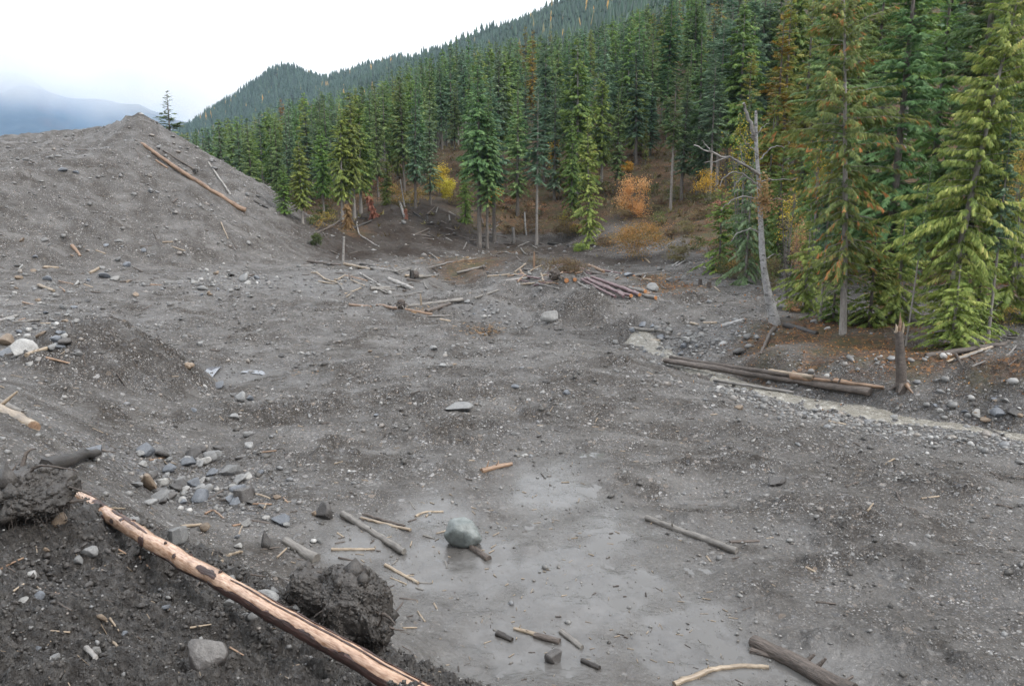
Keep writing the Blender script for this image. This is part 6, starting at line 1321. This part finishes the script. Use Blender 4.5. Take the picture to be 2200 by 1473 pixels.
RK = [(1000,668,28,15,'s_dark','dark boulder at the mouth of the wet channel','boulder'),(1003,652,16,10,'s_grey','grey block behind the dark channel boulder','rock'),
 (1352,593,22,10,'s_blue','flat grey slab left of the grey log stub on the terrace','rock'),(1440,606,18,9,'s_dark','low dark rock right of the grey terrace boulder','rock'),
 (1422,727,24,10,'s_blue','flat bluish slab on the stream gravel','rock'),(1357,714,16,12,'s_blue','bluish block at the head of the stream gravel','rock'),(1470,748,18,12,'s_blue','bluish rock in the stream gravel','rock'),(1590,762,28,16,'s_dark','dark rock at the edge of the right bank','rock'),
 (2152,898,34,26,'s_blue','blocky dark blue rock at the right edge by the stream','boulder'),(2188,896,36,22,'s_dark','dark rock at the right edge behind the blocky blue rock','boulder'),(2104,896,24,18,'s_pale','white rock left of the blocky blue rock','rock'),(2122,905,22,12,'s_brown','brown rock in front of the white rock by the stream','rock'),
 (38,775,60,42,'s_pale','big pale rock at the left edge','boulder'),(8,742,34,30,'s_brown','yellowish rock behind the big pale rock at left','rock'),(4,766,36,20,'s_blue','bluish rock left of the big pale rock','rock'),(118,735,26,20,'s_blue','bluish rock upslope of the big pale rock','rock'),(60,785,22,12,'s_pale','small pale stone under the big pale rock','rock'),
 (515,1078,52,44,'s_dark','dark angular rock standing in the rubble','boulder'),(692,1115,42,40,'s_dark','dark block standing near the muddy grey log','boulder'),(312,1052,32,50,'s_brown','brown upright slab among the rubble','boulder'),(498,1072,22,18,'s_pale','pale stone in front of the dark angular rock','rock'),
 (185,982,64,24,'s_blue','long bluish slab above the top of the peeled log','boulder'),(303,978,42,24,'s_blue','bluish block at the top of the rubble','rock'),(494,1025,46,34,'s_grey','layered grey rock at the right of the rubble','rock'),(358,1012,30,16,'s_blue','slate-blue rock in the rubble','rock'),
 (1190,1424,34,32,'s_dark','dark cube-like rock at the bottom of the mud pool','rock'),(514,862,30,22,'s_grey','grey block below the bluish puddles','rock'),(536,860,16,16,'s_blue','small bluish stone beside the grey block','rock'),(466,832,36,10,'s_blue','flat bluish rock below the bluish puddles','rock'),
 (503,901,22,12,'s_grey','grey stone by itself on the flat','rock'),(530,939,22,13,'s_grey','grey stone down the flat from the lone grey stone','rock'),(1676,1046,46,24,'s_dark','dark clod on the open gravel at right','clod'),(1588,880,18,12,'s_brown','rusty brown stone below the stream logs','rock'),(1106,832,20,10,'s_blue','bluish flat stone on the centre flat','rock'),(1172,826,20,10,'s_dark','dark flat stone right of the bluish flat stone','rock'),
 (240,1305-7,0,0,None,None,None),(85,1245-1,0,0,None,None,None),
 (562,1318,60,42,'s_grey','grey muddy rock leaning on the peeled log','boulder'),(600,1335,40,30,'s_grey','smaller grey rock below the peeled log','rock'),(487,1282,40,46,'s_grey','upright grey rock against the peeled log','rock'),(372,1165,44,52,'s_grey','mud-coated grey rock above the peeled log','boulder'),
 (48,1118,48,30,'s_pale','pale angular rock on the dark soil at left','rock'),(115,1125,42,30,'s_brown','pale and ochre rock on the dark soil','rock'),(190,1200,34,26,'s_grey','grey rock on the dark soil left of the peeled log','rock'),(160,1210,26,20,'s_grey','smaller grey rock left of the grey rock on the dark soil','rock'),(195,1412,40,24,'s_pale','pale rock half sunk in the dark soil at the bottom','rock'),(370,1222,44,26,'s_grey','grey flat rock below the middle of the peeled log','rock'),(1020,0,0,0,None,None,None),
 (570,1180,22,40,'s_dark','dark reddish flake of rock behind the peeled log','rock'),(600,1128,46,20,'s_blue','wet bluish rock in the mud behind the rubble','rock'),(1165,845,14,8,'s_pale','small pale stone on the centre flat','rock'),(985,884,56,18,'s_grey','crumbling grey clump of broken rock on the flat','rock'),(520,604,32,20,'s_grey','grey mound-like rock at the foot of the pile','rock'),(433,623,22,12,'s_grey','rounded grey rock at the foot of the pile','rock'),(244,603,20,12,'s_pale','pale stone beside the bluish slab on the lower gravel slope','rock'),(221,598,26,14,'s_blue','bluish slab on the lower gravel slope','rock'),(100,602,18,12,'s_blue','rounded blue-grey rock on the lower gravel slope','rock'),(132,372,18,10,'s_blue','bluish slab on the crest of the gravel slope','rock'),(160,372,16,9,'s_blue','second bluish slab on the crest of the gravel slope','rock')]
for px, py, w, h, mt, lab, nm in RK:
    if mt: rock(px, py, w, h, mt, lab, nm, nm, bury=.2, sub=3 if w > 40 else 2)
COLW = {'s_grey': 'grey', 's_pale': 'pale', 's_blue': 'bluish', 's_dark': 'dark', 's_brown': 'brownish'}
def many_rocks(x0, y0, x1, y1, n, w, mats, where, seed, asp=.62):
    g = np.random.default_rng(seed)
    for i in range(n):
        mt = mats[g.integers(len(mats))]; ww = g.uniform(*w) if g.random() < .7 else g.uniform(w[0], w[1] * .7)
        c = COLW[mt]; rock(g.uniform(x0, x1), g.uniform(y0, y1), ww, ww * asp * g.uniform(.7, 1.2), mt, '%s stone %s' % (c, where), 'stone', 'stone', '%s stones %s' % (c, where), deep=g.uniform(.7, 1.2), tilt=.3, g=g)
ALLM = ['s_grey','s_grey','s_pale','s_blue','s_dark','s_brown']
many_rocks(20, 660, 170, 770, 26, (10, 26), ALLM, 'in the rubble around the big pale rock at left', 1)
many_rocks(10, 520, 320, 655, 30, (8, 18), ALLM, 'on the lower gravel slope', 2)
many_rocks(400, 590, 560, 640, 16, (8, 18), ALLM, 'in the strip of rubble at the foot of the pile', 3)
many_rocks(290, 960, 560, 1085, 48, (14, 38), ['s_grey','s_grey','s_blue','s_grey','s_dark','s_pale'], 'in the rubble band behind the peeled log', 4)
many_rocks(420, 1060, 690, 1180, 14, (14, 30), ALLM, 'between the rubble band and the mud', 5)
many_rocks(480, 1230, 640, 1330, 10, (18, 34), ['s_grey','s_grey','s_dark'], 'packed along the peeled log', 6)
many_rocks(0, 1080, 420, 1440, 22, (14, 30), ALLM, 'stuck in the dark soil bank', 7)
many_rocks(1350, 700, 1530, 765, 24, (8, 18), ['s_blue','s_grey','s_dark','s_pale'], 'on the gravel at the head of the stream', 8)
many_rocks(1900, 850, 2200, 905, 18, (8, 22), ALLM, 'on the far shore of the stream', 9)
many_rocks(1005, 655, 1105, 684, 12, (6, 12), ['s_pale','s_blue','s_pale','s_grey'], 'in the wet channel', 11)
many_rocks(350, 720, 1350, 980, 20, (9, 18), ALLM, 'lying on the centre flat', 10)
print('rocks', round(time.time() - T0, 1))

# ------------------------------------------------------------------ countless small things
def scatter(name, n, thr, rr_, keepfun, sizefun, mat, seed, tintfun=None, sub=0, flat=(.45, .9), smooth=False, bury=.25):
    g = np.random.default_rng(seed); th = np.radians(g.uniform(thr[0], thr[1], n)); r = np.exp(g.uniform(math.log(rr_[0]), math.log(rr_[1]), n)); x, y = r * np.sin(th), r * np.cos(th)
    f = fields(x, y); k = g.random(n) < keepfun(f, x, y, r); x, y, z, r = x[k], y[k], f['h'][k], r[k]; f = {q: v[k] for q, v in f.items()}; m = len(x)
    s = sizefun(f, r, g, m); V0, F0 = (ICO[sub] if sub >= 0 else (np.array([(1,0,0),(-1,0,0),(0,1,0),(0,-1,0),(0,0,1),(0,0,-1)], float), np.array([(0,2,4),(2,1,4),(1,3,4),(3,0,4),(2,0,5),(1,2,5),(3,1,5),(0,3,5)])))
    tem = np.stack([rock_shape(500 + i, sub, 6, noise=.12)[0] if sub >= 0 else V0 * g.uniform(.7, 1.15, (6, 1)) + g.normal(0, .16, (6, 3)) for i in range(10)])[g.integers(0, 10, m)]
    sc = np.stack([g.uniform(.75, 1.3, m), g.uniform(.6, 1.1, m), g.uniform(*flat, m)], 1) * s[:, None]
    V = tem * sc[:, None, :]; a = g.uniform(0, 6.28, m); b = g.normal(0, .3, m)
    ca, sa, cb, sb = np.cos(a)[:, None], np.sin(a)[:, None], np.cos(b)[:, None], np.sin(b)[:, None]
    X = V[..., 0] * cb - V[..., 2] * sb; Z = V[..., 0] * sb + V[..., 2] * cb; Y = V[..., 1]
    W = np.stack([X * ca - Y * sa + x[:, None], X * sa + Y * ca + y[:, None], Z + (z + sc[:, 2] * (1 - bury * 2) * .6)[:, None]], -1)
    F = (F0[None] + (np.arange(m) * len(V0))[:, None, None]).reshape(-1, 3)
    t = g.random(m) if tintfun is None else tintfun(f, g, m)
    me = tri_mesh(name, W.reshape(-1, 3), F, {'tint': np.repeat(t, len(V0))}, [mat], smooth=smooth)
    o = tag(link(name, me), kind='stuff'); print(name, m, len(F)); return o
def where_pebbles(f, x, y, r): return np.clip(.30 * (.3 + 1.6 * sstep(-.1, .5, fbm(x / 2.4, y / 2.4, 3, off=91))) + .75 * f['grav'] + .15 * f['pile'], 0, 1) * (1 - .93 * f['mud']) * (1 - .8 * f['soil']) * (f['litter'] < .5) * (1 - .7 * f['mud2']) * (1 - .8 * f['scar']) * (1 - .6 * f['stream'])
ptint = lambda f, g, m: np.clip(g.beta(1.6, 1.5, m) + .08 * f['grav'], 0, 1)
scatter('pebbles', 120000, (-38, 38), (7.5, 105), where_pebbles, lambda f, r, g, m: np.minimum(r * .00072 * (1 + g.pareto(3.0, m)) * (1 + .3 * f['grav']), .004 * r), M['pebble'], 21, ptint, sub=-1)
scatter('cobbles', 13000, (-38, 38), (7.5, 105), where_pebbles, lambda f, r, g, m: np.minimum(r * .0013 * (1 + g.pareto(2.6, m)) * (1 + .7 * f['grav']), .0034 * r + .02), M['pebble'], 24, ptint)
scatter('stream_cobbles', 16000, (4, 36), (17, 55), lambda f, x, y, r: np.clip(f['grav'] * 1.1 - .1, 0, 1) * (1 - .5 * f['stream']) * .8, lambda f, r, g, m: r * .0012 * (1 + g.pareto(2.3, m)).clip(0, 5), M['pebble'], 28, lambda f, g, m: np.clip(g.beta(1.6, 1.1, m), 0, 1))
scatter('mud_crumbs', 26000, (-38, 38), (6.5, 30), lambda f, x, y, r: np.clip(.30 + f['mud2'] - .1 * f['mud'], .06, 1) * (1 - f['soil']) * (f['litter'] < .4), lambda f, r, g, m: r * .00065 * (1 + g.pareto(2.4, m)).clip(0, 5), M['mudwood'], 22, flat=(.35, .7), sub=-1)
scatter('soil_clods', 46000, (-38, 10), (3.4, 15), lambda f, x, y, r: f['soil'] * 1.0, lambda f, r, g, m: r * .0010 * (1 + g.pareto(1.9, m)).clip(0, 6), M['soilclod'], 23, flat=(.5, .9), sub=-1)
scatter('mud_lumps', 16000, (-30, 36), (11, 60), lambda f, x, y, r: np.clip(.15 + 1.6 * fbm(x * .55, y * .55, 3, off=71), 0, 1) * (1 - f['mud']) * (1 - f['mud2']) * (1 - f['soil']) * (1 - f['grav']) * (1 - f['pile']) * (f['litter'] < .3), lambda f, r, g, m: np.minimum(r * .0010 * (1 + g.pareto(2.2, m)).clip(0, 7), .14), M['lump'], 26, flat=(.5, .8), sub=-1)
scatter('soil_gravel', 9000, (-38, 10), (3.4, 15), lambda f, x, y, r: f['soil'] * .5, lambda f, r, g, m: r * .0008 * (1 + g.pareto(2.4, m)).clip(0, 6), M['pebble'], 25, ptint)
def twigs(name, n, thr, rr_, keepfun, mat, seed, lpx=(6, 26), wpx=1.6):
    g = np.random.default_rng(seed); th = np.radians(g.uniform(thr[0], thr[1], n)); r = np.exp(g.uniform(math.log(rr_[0]), math.log(rr_[1]), n)); x, y = r * np.sin(th), r * np.cos(th)
    f = fields(x, y); k = g.random(n) < keepfun(f); x, y, r = x[k], y[k], r[k]; m = len(x); a = g.uniform(0, 3.14, m); l = r / FPX * g.uniform(*lpx, m); w = r / FPX * wpx * g.uniform(.6, 1.5, m)
    dx, dy = np.cos(a), np.sin(a); z0, z1 = H(x - dx * l / 2, y - dy * l / 2), H(x + dx * l / 2, y + dy * l / 2)
    V = []
    for e, zz in ((-1, z0), (1, z1)):
        cx, cyy, c_z = x + e * dx * l / 2, y + e * dy * l / 2, zz + w * .6
        V += [np.stack([cx - dy * w, cyy + dx * w, c_z - w * .4], 1), np.stack([cx + dy * w, cyy - dx * w, c_z - w * .4], 1), np.stack([cx, cyy, c_z + w], 1)]
    V = np.stack(V, 1); F0 = np.array([(0,2,5),(0,5,3),(2,1,4),(2,4,5),(1,0,3),(1,3,4)]); F = (F0[None] + (np.arange(m) * 6)[:, None, None]).reshape(-1, 3)
    tag(link(name, tri_mesh(name, V.reshape(-1, 3), F, {'tint': np.repeat(g.random(m), 6)}, [mat])), kind='stuff')
twigs('twig_litter', 1500, (-36, 20), (6, 34), lambda f: np.clip(.12 + .5 * f['mud'] + .3 * f['soil'], 0, 1) * (1 - f['litter']), M['tan'], 31, (5, 20), 1.0)
twigs('dark_twig_litter', 2600, (-36, 33), (6, 110), lambda f: np.clip(.22 + .1 * f['mud'] + f['scar'], 0, 1), M['bark'], 32, (5, 22), 1.2)
def leaves(name, n, thr, rr_, keepfun, mat, seed, px=(2.0, 4.2), liftz=.03):
    g = np.random.default_rng(seed); th = np.radians(g.uniform(thr[0], thr[1], n)); r = np.exp(g.uniform(math.log(rr_[0]), math.log(rr_[1]), n)); x, y = r * np.sin(th), r * np.cos(th)
    f = fields(x, y); k = g.random(n) < keepfun(f, x, y); x, y, r, z = x[k], y[k], r[k], f['h'][k]; m = len(x)
    d = g.normal(0, 1, (m, 3)) * (1, 1, .35); d /= np.linalg.norm(d, axis=1, keepdims=True); sd = np.cross(d, g.normal(0, .5, (m, 3)) + (0, 0, 1)); sd /= np.linalg.norm(sd, axis=1, keepdims=True); l = (r / FPX * g.uniform(*px, m))[:, None] / 2; q = np.stack([x, y, z + liftz], 1)
    V = np.stack([q - d * l, q + sd * l * .7, q + d * l, q - sd * l * .7], 1).reshape(-1, 3)
    tag(link(name, tri_mesh(name, V, np.arange(len(V)).reshape(-1, 4), {'tint': np.repeat(g.random(m), 4)}, [mat])), kind='stuff')
leaves('fallen_leaves', 30000, (8, 38), (26, 80), lambda f, x, y: np.clip(f['litter'], 0, 1) ** 1.2 * .8, M['litterleaf'], 33, (2.6, 5.6))
# brown undergrowth on the forest floor
def undergrowth():
    g = np.random.default_rng(55); n = 9500; th = np.radians(g.uniform(-26, 37, n)); r = np.exp(g.uniform(math.log(40), math.log(190), n)); x, y = r * np.sin(th), r * np.cos(th); f = fields(x, y)
    k = (g.random(n) < f['forest'] * (1 - .93 * f['scar']) * (1 - f['path'])); x, y, z, r = x[k], y[k], f['h'][k], r[k]; m = len(x); per = 7
    bi = np.repeat(np.arange(m), per); a = g.uniform(0, 6.28, len(bi)); el = g.uniform(.2, 1.3, len(bi)); D = np.stack([np.cos(a) * np.cos(el), np.sin(a) * np.cos(el), np.sin(el)], 1); L = g.uniform(.25, .8, len(bi)) * np.clip(r[bi] / 90, .5, 1.2)
    P = np.stack([x, y, z - .05], 1)[bi] + g.normal(0, .15, (len(bi), 3)) * (1, 1, 0); S = np.cross(D, g.normal(0, 1, (len(bi), 3))); S /= np.linalg.norm(S, axis=1, keepdims=True)
    V = np.stack([P + S * (L * .16)[:, None], P + D * L[:, None], P - S * (L * .16)[:, None]], 1).reshape(-1, 3)
    tag(link('undergrowth', tri_mesh('undergrowth', V, np.arange(len(V)).reshape(-1, 3), {'tint': np.repeat(np.clip(g.normal(.45, .2, m)[bi] + g.normal(0, .1, len(bi)), 0, 1), 3)}, [M['brush']])), kind='stuff')
undergrowth()
# rust-coloured needle sprays pressed into the gravel
def needles(name, spots, seed):
    g = np.random.default_rng(seed); P = []; D = []; L = []
    for px, py, sx, sy, n in spots:
        for _ in range(n):
            q = hit(px + g.normal(0, sx * .45), py + g.normal(0, sy * .45)); P.append(q + (0, 0, .03)); a = g.uniform(0, 6.28); D.append((math.cos(a), math.sin(a), g.uniform(-.05, .25))); L.append(px_size(q) * g.uniform(5, 13))
    P, D, L = np.array(P), np.array(D, float), np.array(L); V, F, T = sprays_to_tris(P, D, L, L * .10, 5, g, np.clip(g.normal(.5, .2, len(P)), 0, 1))
    tag(link(name, tri_mesh(name, V, F, {'tint': T}, [M['russet']])), kind='stuff')
needles('fallen_red_needles', [(1040,712,60,16,150),(910,668,26,10,40),(930,560,36,14,40),(1000,562,40,10,46),(830,575,30,8,20),(960,600,40,8,20),(1210,590,50,10,40),(700,490,50,14,40),(660,805,50,10,14),(775,445,40,16,30),(1400,600,60,10,30),(1500,620,40,8,20)], 61)
# tufts of needles hanging on the long slender trunk
print('all', round(time.time() - T0, 1), 'objects', len(bpy.data.objects))
_seen = {}; _tri = 0
for _o in scene.objects:
    if _o.type == 'MESH' and _o.data.name not in _seen:
        _seen[_o.data.name] = 1; _tri += sum(1 for _ in ()) or (len(_o.data.loops) - 2 * len(_o.data.polygons))
print('triangles', _tri)
